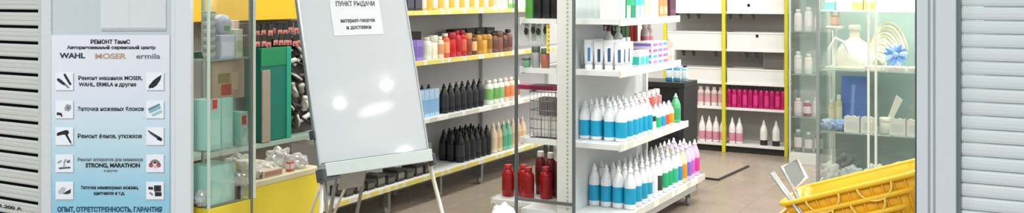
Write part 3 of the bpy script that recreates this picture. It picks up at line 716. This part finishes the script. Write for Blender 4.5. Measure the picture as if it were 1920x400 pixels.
for z in (.565, .81, 1.215): MB().box(-.352, -.008, .012, .262, z - .008, z, .001).obj('glass_shelf', SHELFGLASS, sc)
MINT = ('9fdccb', '86cdbb')
def mintbox(w, d, h, sticker):
    def b():
        out = [('carton', MB().box(-w / 2, w / 2, -d / 2, d / 2, 0, h, .002), M('b2e8d9', .45, 0, .06, 30), None), ('side_label', MB().box(w / 2 - .001, w / 2 + .001, -d * .4, d * .4, h * .1, h * .6), M('c4f0e4', .45), None)]
        if sticker: out.append(('sticker', MB().box(w / 2 - .001, w / 2 + .002, -.014, .014, h * sticker, h * sticker + .04), M('cf4a48', .5), None)); out.append(('sticker_rim', MB().box(w / 2 - .001, w / 2 + .0015, -.019, .019, h * sticker - .006, h * sticker + .046), M('ecc4bc', .5), None))
        return out
    return ('mint', w, d, h, sticker), b
key, b = mintbox(.1, .078, .225, .82); put(key, b, (-3.27, 3.13, .81), 'tall mint carton with red sticker near its top, showcase middle shelf, nearest the door leaf', 'carton')
key, b = mintbox(.09, .07, .225, None); put(key, b, (-3.27, 3.212, .81), 'tall plain mint carton in the middle of the showcase shelf', 'carton')
key, b = mintbox(.075, .05, .15, .62); put(key, b, (-3.258, 3.312, .81), 'shorter mint carton with red sticker at the far end of the showcase shelf', 'carton')
key, b = mintbox(.14, .15, .17, None); put(key, b, (-3.29, 3.175, .565), 'wide mint carton on the lowest level of the glass showcase', 'carton')
def slit(): return [('small_pack', MB().box(-.01, .01, -.008, .008, 0, .06, .001), M('15201c', .5), None), ('label', MB().box(.009, .011, -.006, .006, .02, .05), M('2c3a36', .5), None)]
put('slit', slit, (-3.213, 3.265, .565), 'narrow black pack in front of the wide mint carton, lowest showcase level', 'packet')
pcard = empty('picture_carton', (-3.3, 3.21, 1.03)); tag(pcard, 'beige picture carton lying on the pale carton above the mint ones in the showcase', 'carton')
pcard.location = (-3.265, 3.245, 1.026)
MB().box(-.02, .02, -.105, .095, 0, .175, .003).obj('carton_body', M('b7a58f', .5, 0, .2, 25), pcard)
MB().box(.019, .022, -.05, .01, .02, .07, .001).obj('red_print', M('b3463c', .5), pcard); MB().box(.019, .0215, -.07, .0, .075, .12, .001).obj('olive_print', M('8a8656', .5), pcard); MB().box(.019, .0215, .015, .055, .04, .12, .001).obj('cream_print', M('cdb996', .5), pcard)
put(('under', 1), lambda: [('carton', MB().box(-.02, .035, -.09, .1, 0, .214, .003), M('8fa99c', .5), None), ('label', MB().box(.034, .036, -.07, .05, .02, .12), M('c5dcd2', .5), None)], (-3.33, 3.235, .81), 'pale grey-green carton standing behind the tall mint cartons', 'carton')
# upper shelf: stacked clear cups, round lilac tin, white-lilac carton, peach cartons
for i in range(6):
    def cup(): return [('cup', MB().lathe([(.022, 0), (.031, .03), (.031, .034), (.028, .034), (.02, .004)], 16), M('c3c8c2', .3), None), ('rim', MB().lathe([(.031, .03), (.033, .031), (.033, .036), (.031, .037)], 16), M('8f988f', .3), None)]
    put('cup', cup, (-3.25, 3.125, 1.216 + i * .0355), f'grey translucent cup, {ORD[i]} from bottom of the stack beside the door leaf', 'cup', 'stack of cups in the glass showcase')
def tin(): return [('tin', MB().lathe([(.01, -.02), (.045, -.018), (.047, 0), (.045, .018), (.01, .02)], 20, T=Matrix.Translation((0, 0, .047)) @ Matrix.Rotation(PI / 2, 4, 'Y')), M('aeb3c2', .4), None), ('green_mark', MB().box(.018, .022, .0, .03, .02, .04), M('5f9a5c', .5), None)]
key, b = k_carton('c3cbdb', 'd9dfe8', .08, .09, .105, .1, .7); put(key, b, (-3.265, 3.215, 1.215), 'lilac-white carton under the round tin on the showcase upper shelf', 'carton')
put('tin', tin, (-3.265, 3.215, 1.3215), 'round grey-lilac tin standing on edge on the lilac-white carton', 'tin')
key, b = k_carton('d4ddc4', 'b9cba8', .06, .045, .13, .2, .6); put(key, b, (-3.26, 3.292, 1.215), 'pale green carton beside the lilac-white one in the showcase', 'carton')
key, b = k_carton('ead2c2', 'e3bfae', .06, .035, .17, .1, .8); put(key, b, (-3.30, 3.315, 1.215), 'peach carton at the rear end of the showcase upper shelf', 'carton')
key, b = k_carton('3b5a4c', '4d6b5c', .05, .14, .03, .1, .8); put(key, b, (-3.35, 3.19, 1.215), 'dark green flat carton at the back of the showcase upper shelf', 'carton')
for i, (y, r_) in enumerate(((3.13, .035), (3.31, .03))):
    m = MB().blob(-3.245 if i else -3.25, y if i else 3.085, .565, r_, .03, .035 + .02 * i, 40 + i, .3, 3); tag(m.obj('plastic_bag', PLASTIC), f'crumpled clear bag {("beside the door leaf","at the rear corner")[i]} on the lowest showcase level', 'bag')

# ---------------------------------------------------------------- whiteboard easel
HB = math.radians(90 - 18.4)               # the board's lower edge points 18.4 degrees right of straight in
TILT = math.radians(14.5)
ez = empty('whiteboard_easel', (-2.766, 3.311, 0), HB)
tag(ez, 'large tilted whiteboard on a folding easel in the shop entrance', 'whiteboard')
# local x runs along the lower edge, local -y faces the viewer
BT = Matrix.Translation((0, 0, .697)) @ Matrix.Rotation(-TILT, 4, 'X')
W_ = .615; HH = 1.02
def bbox(*a, c=0.0): return MB().box(*a, c=c, T=BT)
bbox(.0, W_, .004, .018, .0, HH).obj('board_core', M('8f9698', .5), ez)
wbm = M('c2c8cc', .06, 0, .015, 3, 0, .5)
bbox(.008, W_ - .008, 0.0, .004, .062, HH - .01).obj('writing_surface', wbm, ez)
FR = M('b4babd', .3, .5)
bbox(0, .009, -.004, .02, .05, HH, c=.002).obj('frame_side', FR, ez); bbox(W_ - .009, W_, -.004, .02, .05, HH, c=.002).obj('frame_side', FR, ez); bbox(0, W_, -.004, .02, HH - .01, HH, c=.002).obj('frame_top', FR, ez)
tr = bbox(.012, W_ - .008, -.03, .004, .0, .012, c=.003); tr.box(.012, W_ - .008, -.034, -.028, .0, .058, .003, T=BT)
tr.obj('marker_tray', M('bfcac8', .3, 0, .05, 25), ez)
for x in (-.008, W_ - .012):
    bbox(x, x + .02, -.036, .026, -.022, .036, c=.005).obj('corner_clamp', M('454b4e', .5), ez)
bbox(-.008, .09, -.024, .022, -.016, -.001, c=.003).obj('lower_bracket', M('50585c', .5), ez)
bbox(-.012, .0, -.005, .03, .17, .21, c=.003).obj('side_knob', M('33383a', .5), ez); bbox(W_, W_ + .016, -.005, .03, .03, .09, c=.003).obj('side_knob', M('4f5960', .5), ez)
LEG = M('cfc9b8', .35, .2); LEGD = M('8b867c', .4, .3)
inv = (Matrix.Translation((-2.763, 3.321, 0)) @ Matrix.Rotation(HB, 4, 'Z')).inverted()
def loc(p): return inv @ Vector(p)
def leg(a, b_, r, mat, world_b=True):
    b2 = loc(b_) if world_b else Vector(b_)
    o = MB().tube([a, b2], r, 8).obj('leg', mat, ez)
    MB().lathe([(r * 1.3, 0), (r * 1.35, .004), (r * 1.2, .03)], 10, T=Matrix.Translation((b2.x, b2.y, 0))).obj('foot', M('3b3b3a', .6), o)
leg((.015, .012, .70), (-2.74, 3.27, .012), .010, LEG)
leg((W_ - .004, .012, .70), (-2.33, 3.86, .012), .010, LEG)
leg((.055, .06, .74), (-2.80, 3.45, .012), .008, LEGD)
leg((.17, .10, .80), (-3.03, 3.60, .012), .009, LEGD)
leg((.33, .10, .80), (-3.07, 3.86, .012), .009, LEGD)
plate = MB().box(.21, .345, -.005, .005, -.11, .0, .002, T=Matrix.Translation((0, .15, .69)) @ Matrix.Rotation(.35, 4, 'X')).obj('paper_clamp_plate', M('a4a5a2', .45, .1), ez)
MB().tube([(.13, .16, .70), (.06, .3, .30)], .007, 8).obj('brace', LEG, ez)
MB().tube([(.29, .16, .70), (.21, .3, .36)], .007, 8).obj('brace', LEG, ez)
# paper notice stuck on the board
pn = empty('paper_notice', (-2.763, 3.321, 0), HB); tag(pn, 'white printed paper notice stuck on the upper whiteboard', 'notice')
NT = BT
MB().box(.16, .44, -.0022, -.0006, .637, .93, T=NT).obj('sheet', M('d6dade', .55, 0, .02), pn)
for body, z, w_, s_ in (('ПУНКТ ВЫДАЧИ', .788, .22, .032), ('интернет-заказов', .707, .195, .026), ('и доставки', .674, .14, .026)):
    o = lettering(body, s_, (0, 0, 0), M('3a3f48', .6), pn, w_, .0008)
    o.matrix_local = NT @ Matrix.Translation((.303, -.0026, z))

# ---------------------------------------------------------------- back wall shelving
bx = empty('shelving_unit', (-2.03, 9.05, 0)); tag(bx, 'back wall shelving with yellow uprights and white bins', 'shelving')
YUP = M('d8cf2e', .4)
for x in (0, -.59, -1.18): MB().box(x - .016, x + .016, -.02, .012, 0.0, 2.2, .003).obj('upright', YUP, bx)
MB().box(-1.18, .0, .33, .36, .06, 2.2).obj('back_panel', M('a9a5a3', .6, 0, .05, 10), bx)
for z in (.083, .43, .67, .99, 1.35):
    for x0 in (-.574, -1.164): MB().box(x0, x0 + .558, .0, .33, z - .022, z, .002).obj('shelf', M('e9e8e6', .4), bx)
MB().box(-1.16, -.018, .03, .32, 0, .06).obj('plinth', M('2b2927', .6), bx)
for zi, (z, hz) in enumerate(((.67, .135), (.99, .16), (1.35, .17))):
    for xi, x0 in enumerate((-.566, -1.156)):
        bn = empty('storage_bin', (-2.03 + x0 + .271, 9.06, z)); 
        tag(bn, f'white open-topped storage bin, {("right","left")[xi]} bay, {("third","fourth","top")[zi]} shelf of the back shelving', 'bin', 'white bins on the back shelving')
        m = MB().box(-.27, .27, 0, .008, 0, hz, .002).box(-.27, -.262, .008, .25, 0, hz).box(.262, .27, .008, .25, 0, hz).box(-.262, .262, .242, .25, 0, hz).box(-.262, .262, .008, .242, 0, .008)
        m.obj('bin_body', M('e6e5e3', .45, 0, .03, 8), bn)
        MB().box(-.27, .27, -.004, .0, hz - .012, hz, .001).obj('front_lip', M('f0efed', .4), bn)
        if xi == 0 and zi != 0: MB().lathe([(.014, -.0005), (.014, .003)], 16, T=Matrix.Translation((.02 if zi == 1 else -.06, -.003, hz - .03 if zi == 1 else .06)) @ Matrix.Rotation(PI / 2, 4, 'X')).obj('finger_hole', M('141414', .8), bn)
# dark hooks under the shelves
for zi, (z, xs) in enumerate(((1.33, (-1.05, -.93, -.83, -.52, -.42, -.30)), (.968, (-.98, -.88, -.66, -.36, -.27)))):
    for i, x in enumerate(xs):
        def cb(): return [('hanging_clip', MB().box(-.012, .012, 0, .02, -.05, .0, .002), M('25211f', .5), None), ('clip_arm', MB().box(-.02, .02, .0, .012, -.022, .0, .002), M('2f2a28', .5), None)]
        put('clip', cb, (-2.03 + x, 9.01, z - .001), f'dark clip, {ORD[i]} from the left under the {("top","fourth")[zi]} shelf of the back shelving', 'clip', 'dark clips under the back shelves')
key, b = k_carton('8a8482', '79736f', .2, .1, .295, .1, .9); put(key, b, (-2.17, 9.2, .679), 'tall grey carton standing inside the right bin of the third back shelf', 'carton')
for i in range(11):
    key, b = k_shampoo('c21768', 'd63a86' if i % 2 else 'a81058', '2a2226', .205, .0245, .95, .15, .6)
    put(key, b, (-2.585 + i * .0515, 9.10, .43), f'magenta bottle with black cap, {ORD[i]} from the yellow upright, back shelving', 'bottle', 'magenta bottles on the back shelving')
for i in range(4):
    key, b = k_shampoo('efe3e2', 'd9a3ac', 'e8d9d6', .185, .03, .8)
    put(key, b, (-2.87 + i * .067, 9.12, .43), f'white bottle with pale pink label, {ORD[i]} from the left, left of the magenta bottles', 'bottle', 'pale pink bottles on the back shelving')
for i in range(6):
    key, b = k_nozzle('f0eaea', 'd590a4', 'f2f0ee', .25, .032, .1, .42)
    put(key, b, (-2.85 + i * .069 + (.02 if i > 3 else 0), 9.10, .083), f'white nozzle bottle with pink label, {ORD[i]} from the left, lowest back shelf', 'bottle', 'pink-labelled bottles on the lowest back shelf')
for i in range(2):
    key, b = k_nozzle('e9e8e4', '2a2a2a', 'e2e0da', .24, .034, .02, .22)
    put(key, b, (-2.255 + i * .115, 9.11, .083), f'white bottle with black foot label, {("left","right")[i]} of two, lowest back shelf', 'bottle')

# ---------------------------------------------------------------- glass cabinets on the right
PALE = M('dfe3d6', .3, .1); GREYP = M('9ba3a1', .35, .4)
gc = empty('glass_cabinet', (-1.07, 5.5, 0)); tag(gc, 'lit glass display cabinet behind the stack of yellow baskets', 'cabinet')
MB().box(0, 1.3, 0, .42, .04, .46, .003).obj('base_cabinet', M('dcdcd6', .45), gc)
MB().box(-.002, .016, 0, .016, .46, 2.1, .002).obj('corner_post', GREYP, gc); MB().box(.012, .027, .40, .416, .46, 2.1, .002).obj('corner_post', PALE, gc)
for x in (.268, .306): MB().box(x, x + .013, -.004, .012, .46, 2.1, .002).obj('door_stile', PALE, gc)
MB().box(1.285, 1.3, 0, .015, .46, 2.1).obj('corner_post', GREYP, gc)
MB().box(.03, 1.29, .412, .42, .47, 2.1).obj('rear_panel', M('929e9b', .3, 0, .2, 4), gc)
MB().box(.018, .27, .003, .007, .47, 2.1).obj('front_pane', PANE, gc); MB().box(.335, 1.283, .003, .007, .47, 2.1).obj('front_pane', PANE, gc); MB().box(.003, .007, .018, .40, .47, 2.1).obj('side_pane', PANE, gc)
for z in (.745, 1.09, 1.42): MB().box(.02, 1.28, .018, .405, z - .008, z, .001).obj('glass_shelf', SHELFGLASS, gc)
MB().box(-.002, 1.302, -.002, .42, 2.1, 2.14, .003).obj('top_board', M('e3e4e0', .4), gc)
CX, CY = -1.07, 5.5
# shelf 1.09: cream bust, fan of white sticks, blue rosette
bs = empty('display_bust', (CX + .18, CY + .15, 1.09)); tag(bs, 'cream display bust with narrow neck on the glass cabinet upper shelf', 'bust')
MB().lathe([(.09, 0), (.106, .02), (.106, .06), (.096, .105), (.07, .145), (.038, .165), (.028, .178), (.028, .215), (.032, .23), (.02, .235)], 24, sy=.6).obj('bust_body', M('f4eedd', .5, 0, .04), bs)
MB().lathe([(.031, .213), (.036, .216), (.036, .24), (.026, .247)], 20, sy=.75).obj('neck_cap', M('f3eedd', .4), bs)
MB().lathe([(.1, .0), (.109, .002), (.109, .014), (.1, .016)], 24, sy=.62).obj('base_ring', M('e6dcc2', .5), bs)
fn = empty('sample_fan', (CX + .335, CY + .15, 1.09)); tag(fn, 'fan of nested curved cream sample sticks beside the bust', 'sample fan')
MB().box(-.07, .08, -.03, .03, 0, .02, .004).obj('fan_base', M('f0ece2', .5), fn)
for k in range(11):
    rx = .022 + .0072 * k; rz_ = .05 + .0195 * k; cx_ = -.045 + .0055 * k; pts = []
    for t in range(13):
        a = math.radians(172 - 150 * t / 12); pts.append((cx_ + rx * math.cos(a) + .02 * (t / 12), -.025 + .005 * k, .016 + rz_ * math.sin(a)))
    MB().tube(pts, .0092, 6).obj('sample_stick', M('f6f1e2' if k % 2 else 'eadfc4', .4), fn)
fl = empty('flower_rosette', (CX + .405, CY + .07, 1.118)); tag(fl, 'blue and white ribbon rosette propped on the flat white cartons in the glass cabinet', 'rosette')
for k in range(13):
    a = k * 2 * PI / 13; T = Matrix.Translation((0, -.008 * (k % 2), .062)) @ Matrix.Rotation(a, 4, 'Y')
    MB().lathe([(.002, .008), (.010, .02), (.013, .038), (.007, .058), (.001, .064)], 8, sy=.4, T=T).obj('petal', M('6f9be0' if k % 3 else 'b9cdf0', .5), fl)
MB().lathe([(.003, -.01), (.014, -.006), (.014, .006), (.003, .01)], 12, T=Matrix.Translation((0, -.010, .062)) @ Matrix.Rotation(PI / 2, 4, 'X')).obj('centre', M('8fb2ec', .5), fl)
key, b = k_carton('f3f1ea', 'e9e3d6', .1, .06, .028, .2, .8)
for i in range(3): put(key, b, (CX + .30 + i * .11, CY + .045, 1.09), f'flat white carton, {ORD[i]} from the left along the front of the cabinet upper shelf', 'carton', 'flat white cartons at the shelf front')
key, b = k_jar('e3a98c', 'e6e0d8', 'ecc9b4', .026, .08); put(key, b, (CX + .075, CY + .15, 1.33), 'peach jar with white lid on the white stand, upper left of the cabinet', 'jar')
def stand(): return [('riser_stand', MB().lathe([(.05, 0), (.055, .006), (.012, .02), (.012, .215), (.05, .225), (.052, .238), (.03, .239)], 18), M('e9ebe4', .4), None), ('foot_ring', MB().lathe([(.054, 0), (.058, .003), (.054, .008)], 18), M('cfd4cc', .4), None)]
put('stand', stand, (CX + .075, CY + .15, 1.09), 'white pedestal riser on the cabinet upper shelf at the left', 'stand')
tag(MB().tube([(CX + .02 + .03, CY + .10, 1.11), (CX + .05, CY + .1, 1.20), (CX + .085, CY + .1, 1.262), (CX + .13, CY + .1, 1.24), (CX + .165, CY + .1, 1.17), (CX + .17, CY + .1, 1.098)], .009, 8).obj('hoop', M('f1efe6', .4)), 'white curved hair hoop standing on the cabinet upper shelf', 'hoop')
for i, (x, y, c, nm, h) in enumerate(((.115, .30, 'f0ead6', 'cream', .13), (.30, .30, 'f3efe4', 'ivory', .17), (.37, .32, 'e9dfc6', 'sand', .15), (.30, .22, 'f1ecd9', 'pale cream', .11))):
    key, b = k_jar(c, 'f4f1e8', 'e3dac4', .03, h); put(key, b, (CX + x, CY + y, 1.09), f'{nm} jar at the back of the glass cabinet upper shelf', 'jar')
# top shelf 1.42
for i, (x, c, nm) in enumerate(((.05, '7fd0b8', 'mint'), (.12, 'e9ebe4', 'white'), (.20, 'd9d86a', 'yellow-green'), (.265, 'd2cf55', 'lime'), (.34, 'efece0', 'ivory'), (.42, 'e6d3b4', 'sand'), (.50, 'f0efea', 'chalk-white'))):
    key, b = k_carton(c, 'f0efe8', .055, .06, .14, .3, .7); put(key, b, (CX + x, CY + .14, 1.42), f'{nm} carton on the top shelf of the glass cabinet', 'carton')
# shelf .745: blue folder, blue packs, pouches, yellow bottles, stick
fo = empty('blue_folder', (CX + .165, CY + .20, .746), rot=(math.radians(-12), 0, math.radians(-6))); tag(fo, 'blue folder leaning upright between the two lower cabinet shelves', 'folder')
MB().box(-.08, .07, -.008, .0, 0, .3, .002).obj('front_cover', M('4a74c0', .4, 0, .1, 10), fo); MB().box(-.08, .07, .004, .012, 0, .3, .002).obj('rear_cover', M('3f66ae', .4), fo); MB().box(-.075, .066, .0, .004, .004, .295).obj('pages', M('e4e7ea', .6), fo)
MB().box(-.02, .0, -.0095, -.007, .02, .25).obj('fold_strip', M('7da0dc', .4), fo)
for i, x in enumerate((.05, .11)):
    m = MB().blob(CX + x, CY + .09, .745, .042, .04, .032, 60 + i, .25, 3); tag(m.obj('pack', M('8ea4cf' if i else 'a9b5cc', .4)), f'crumpled {("grey-blue","blue")[i]} pack before the blue folder in the cabinet', 'pack')
for i, (x, h) in enumerate(((.05, .16), (.088, .19))):
    key, b = k_shampoo('dcd6a0', 'efe8c4', 'efeee4', h, .018, .9); put(key, b, (CX + x, CY + .19, .745), f'{("short","taller")[i]} pale yellow bottle left of the blue folder', 'bottle')
def stick(): return [('spatula', MB().prism([(-.012, 0), (.012, 0), (.02, .15), (-.02, .16)], -.004, .004), M('efe9d6', .4), None), ('handle_end', MB().box(-.01, .01, -.005, .005, -.0, .03, .002), M('d9cfb4', .4), None)]
put('stick', stick, (CX + .36, CY + .12, .80), 'cream spatula standing at a slant beside the door stiles in the cabinet', 'spatula', rot=(0, math.radians(22), 0))
key, b = k_jar('e8e2d4', 'efeadf', None, .03, .085)
put(key, b, (CX + .345, CY + .12, .745), 'ivory jar holding the cream spatula', 'jar')
for i in range(6):
    def pouch():
        top_ = [(-.04 + .016 * q, .085 + (.007 if q % 2 else 0)) for q in range(6)]
        return [('pouch', MB().prism([(.04, 0), (.04, .085)] + top_[::-1] + [(-.04, 0)], -.016, .016), M('f1efe4', .45), None), ('label', MB().box(-.03, .03, -.0175, -.0155, .02, .06), M('e0e2d6', .5), None)]
    put('pouch', pouch, (CX + .18 + i * .088 + (.06 if i > 1 else 0), CY + .06, .745), f'white pouch with scalloped top, {ORD[i]} from the left on the lower cabinet shelf', 'pouch', 'scalloped white pouches in the cabinet')
# cabinet floor
for i, (x, y, r_, h, c) in enumerate(((.06, .1, .05, .07, 'e7e6de'), (.17, .12, .06, .06, 'd2d2cc'), (.30, .1, .055, .075, 'ecebe6'), (.42, .12, .06, .085, 'e3dfe4'), (.12, .26, .06, .09, '8a908d'))):
    m = MB().blob(CX + x, CY + y, .46, r_, r_ * .9, h * .7, 70 + i, .35, 4); tag(m.obj('bag', M(c, .4, 0, .1)), f'crumpled {("white","grey","chalk-white","lilac-white","dark grey")[i]} bag on the cabinet floor behind the baskets', 'bag')
key, b = k_carton('efe9d8', 'd9d2be', .07, .05, .1, .3, .7); put(key, b, (CX - .02, CY - .16, 0), 'cream carton standing on the floor by the cabinet corner', 'carton'); 

# second, narrower glass cabinet farther back
g2 = empty('glass_cabinet', (-1.93, 8.7, 0)); tag(g2, 'tall narrow glass cabinet beside the back wall shelving', 'cabinet')
MB().box(0, .62, 0, .4, .0, .10, .003).obj('base_cabinet', M('cfd3cc', .45), g2)
for x, y in ((0, 0), (.605, 0), (0, .385), (.605, .385)): MB().box(x, x + .015, y, y + .015, .1, 2.1).obj('corner_post', M('b9c4b8', .3), g2)
MB().box(.018, .60, .004, .008, .11, 2.1).obj('front_pane', PANE, g2); MB().box(.004, .008, .018, .385, .11, 2.1).obj('side_pane', PANE, g2)
MB().box(.018, .6, .392, .398, .11, 2.1).obj('rear_panel', M('c2cdc8', .35), g2)
for z in (.42, .80, 1.18, 1.5): MB().box(.018, .60, .018, .39, z - .008, z, .001).obj('glass_shelf', SHELFGLASS, g2)
for i, (x, z, c, nm, h) in enumerate(((.06, .42, 'ecdfdc', 'pink-white', .16), (.14, .42, 'b8717c', 'dusky pink', .14), (.22, .42, 'e9e6de', 'ivory', .17), (.06, .80, 'dfe4e0', 'pale grey', .2), (.15, .80, 'eceae2', 'cream', .18), (.06, 1.18, 'eff0ec', 'white', .2), (.15, 1.18, 'e3e8e6', 'ice-grey', .22), (.06, .10, '8f9c94', 'grey-green', .2), (.15, .10, 'a2aca4', 'sage', .18), (.24, .10, '7d8a82', 'slate-green', .2), (.3, .80, 'd9ded8', 'silver-white', .2), (.3, 1.18, 'e8e4da', 'oat', .2), (.24, 1.18, 'd5dbd6', 'mist-grey', .18))):
    key, b = k_shampoo(c, 'f0ece8', 'e6e6e2', h, .034); put(key, b, (-1.93 + x, 8.8, z), f'{nm} bottle inside the narrow glass cabinet by the back shelving', 'bottle')

# ---------------------------------------------------------------- yellow baskets on their stand
bt = math.radians(-19)
stn = empty('basket_stand', (-.50, 3.42, 0)); tag(stn, 'grey tubular basket stand with raised side arms under the yellow baskets', 'stand')
TUB = M('b3b7b4', .3, .6)
zs = .50
for x, y in ((-.18, -.13), (.18, -.13), (-.18, .13), (.18, .13)):
    MB().tube([(x, y, .05), (x, y, zs - .0475 + .3375 * x)], .011, 8).obj('leg', TUB, stn)
    MB().lathe([(.022, -.01), (.025, 0), (.022, .01)], 12, T=Matrix.Translation((x, y, .025)) @ Matrix.Rotation(PI / 2, 4, 'Y')).obj('caster', M('44484a', .6), stn)
MB().tube([(-.2, -.14, zs - .115), (.2, -.14, zs + .02), (.2, .14, zs + .02), (-.2, .14, zs - .115)], .011, 8, True).obj('platform_frame', TUB, stn)
for k in range(5): 
    y = -.1 + k * .05; MB().tube([(-.2, y, zs - .115), (.2, y, zs + .02)], .005, 6).obj('platform_wire', TUB, stn)
for y in (-.165, -.14):
    MB().tube([(-.02 - .18, y, zs - .115), (-.165 + .0, y - .02, .76), (-.30, y + .08, .885)], .006, 8).obj('side_arm', TUB, stn)
hp = [(-.298, .06, .885), (-.25, .09, .912), (-.21, .06, .855), (-.245, .02, .815)]
MB().tube(hp, .008, 8, True).obj('handle_loop', M('d9dcda', .3, .3), stn, 'pale handle loop')
a_, b_, c_, d_ = [Vector(q) for q in hp]; nn = (b_ - a_).cross(d_ - a_).normalized() * .003
MB().add([q + nn for q in (a_, b_, c_, d_)] + [q - nn for q in (a_, b_, c_, d_)], [(0, 1, 2, 3), (7, 6, 5, 4), (0, 4, 5, 1), (1, 5, 6, 2), (2, 6, 7, 3), (3, 7, 4, 0)]).obj('handle_plate', M('8d928e', .5, 0), stn, 'grey plate inside the loop')
MB().tube([(-.18, .06, zs - .115), (-.215, .06, .72), (-.245, .02, .815)], .008, 8).obj('side_arm', TUB, stn)

def rrect(hx_, hy, r, z, n=5):
    o = []
    for cx, cy, a0 in ((hx_ - r, hy - r, 0), (-hx_ + r, hy - r, PI / 2), (-hx_ + r, -hy + r, PI), (hx_ - r, -hy + r, 3 * PI / 2)):
        for k in range(n + 1): a = a0 + PI / 2 * k / n; o.append((cx + r * math.cos(a), cy + r * math.sin(a), z))
    return o
def loft(rings, closed_bottom=True):
    m = MB(); n = len(rings[0]); vs = [p for r in rings for p in r]; fs = []
    for i in range(len(rings) - 1):
        for k in range(n): fs.append((i * n + k, i * n + (k + 1) % n, (i + 1) * n + (k + 1) % n, (i + 1) * n + k))
    fs.append(tuple(range(n))[::-1]); fs.append(tuple((len(rings) - 1) * n + k for k in range(n)))
    m.add(vs, fs, True); return m
BY = M('f0b413', .35, 0, .04, 6, 0, .5)
def basket():
    out = loft([rrect(.185, .115, .04, 0), rrect(.20, .128, .04, .08), rrect(.205, .133, .04, .083), rrect(.212, .14, .04, .135), rrect(.217, .145, .04, .138), rrect(.228, .155, .045, .2), rrect(.2245, .1515, .045, .2), rrect(.205, .133, .04, .09), rrect(.182, .112, .04, .006)])
    rim = MB(); ring = [Vector(p) for p in rrect(.232, .159, .048, .197)]; rim.tube(ring, .009, 8, True)
    ribs = MB()
    for k in range(11):
        x = -.17 + k * .034
        for s in (-1, 1): ribs.tube([(x * 1.0, s * .1185, .012), (x * 1.06, s * .1585, .19)], .003, 5)
    for k in range(6):
        y = -.09 + k * .036
        for s in (-1, 1): ribs.tube([(s * .1885, y, .012), (s * .2305, y * 1.06, .19)], .003, 5)
    res = [('shopping_basket', out, BY, None), ('rim', rim, M('f4bf22', .35), None), ('ribs', ribs, M('eaa90e', .35), None)]
    for s in (-1, 1):
        h = MB().tube([(s * .085 + .055 * math.cos(a), -.164 + .0 * a, .192 + .05 * math.sin(a)) for a in [PI + PI * q / 12 for q in range(13)]], .0036, 8)
        res.append(('handle', h, M('f3cf62', .3), 'pale folded handle'))
    return res
for i in range(4):
    put('basket', basket, (-.475 - .019 * (3 - i), 3.43, zs + .016 + .055 * i), f'yellow plastic shopping basket, {("bottom of the stack","second from bottom of the stack","second from top of the stack","topmost of the stack")[i]}', 'basket', 'stacked yellow shopping baskets', rot=(0, bt, 0))

# ---------------------------------------------------------------- lights
def area(name, loc_, size, power, col=(1, 1, 1), rot=(0, 0, 0), shape='RECTANGLE', sy=None):
    l = bpy.data.lights.new(name, 'AREA'); l.energy = power; l.color = col; l.shape = shape; l.size = size
    if shape == 'RECTANGLE': l.size_y = sy or size
    o = bpy.data.objects.new(name, l); C.objects.link(o); o.location = loc_; o.rotation_euler = rot; return o
for x in (-3.2, -1.3, -.3):
    for y in (4.1, 6.3, 8.2):
        area('ceiling_light', (x, y, 2.97), .6, 24 if x == -1.3 else 35, (1, .985, .95))
area('ceiling_light', (2.4, 8.2, 2.97), .6, 60, (1, .985, .95))
for (x, y, z) in ((2.82, 5.1, 2.9), (2.53, 5.57, 2.9)):
    l = bpy.data.lights.new('bulb_light', 'POINT'); l.energy = 3; l.shadow_soft_size = .038; l.color = (1, .98, .94)
    o = bpy.data.objects.new('bulb_light', l); C.objects.link(o); o.location = (x, y, z)
area('spot_light', (3.28, 5.62, 2.9), .42, 4, (1, .98, .94), shape='DISK')
area('spot_light', (3.45, 5.85, 2.35), .12, 3, (1, .98, .94), rot=(0, math.radians(60), 0), shape='DISK')
area('cabinet_light', (-.45, 5.60, 2.08), 1.2, 60, (1, .99, .93), sy=.12)
area('showcase_fill', (-3.36, 3.2, 2.08), .2, 5, (1, .99, .95), sy=.15)  # added fill lamp to brighten the showcase goods, not a known fitting
# hall in front of the shop
for x in (-4.0, -1.5, 1.0): area('hall_light', (x, .2, 3.1), .9, 75, (.95, .98, 1))
wd_ = bpy.data.worlds.new('hall'); scene.world = wd_; wd_.use_nodes = True
wd_.node_tree.nodes['Background'].inputs[0].default_value = (.8, .87, .95, 1); wd_.node_tree.nodes['Background'].inputs[1].default_value = .55

# ---------------------------------------------------------------- camera
cam = bpy.data.cameras.new('camera'); co_ = bpy.data.objects.new('camera', cam); C.objects.link(co_)
co_.location = (0, 0, 1.5); co_.rotation_euler = (PI / 2, 0, math.radians(28.6))
cam.sensor_width = 36; cam.lens = 1800 / 1920 * 36; cam.shift_y = -208 / 1920; cam.clip_start = .05
scene.camera = co_
vs_ = scene.view_settings
vs_.view_transform = 'Standard'; vs_.look = 'None'; vs_.gamma = 1; vs_.use_curve_mapping = False; vs_.exposure = 0
scene.cycles.max_bounces = 12; scene.cycles.transparent_max_bounces = 24
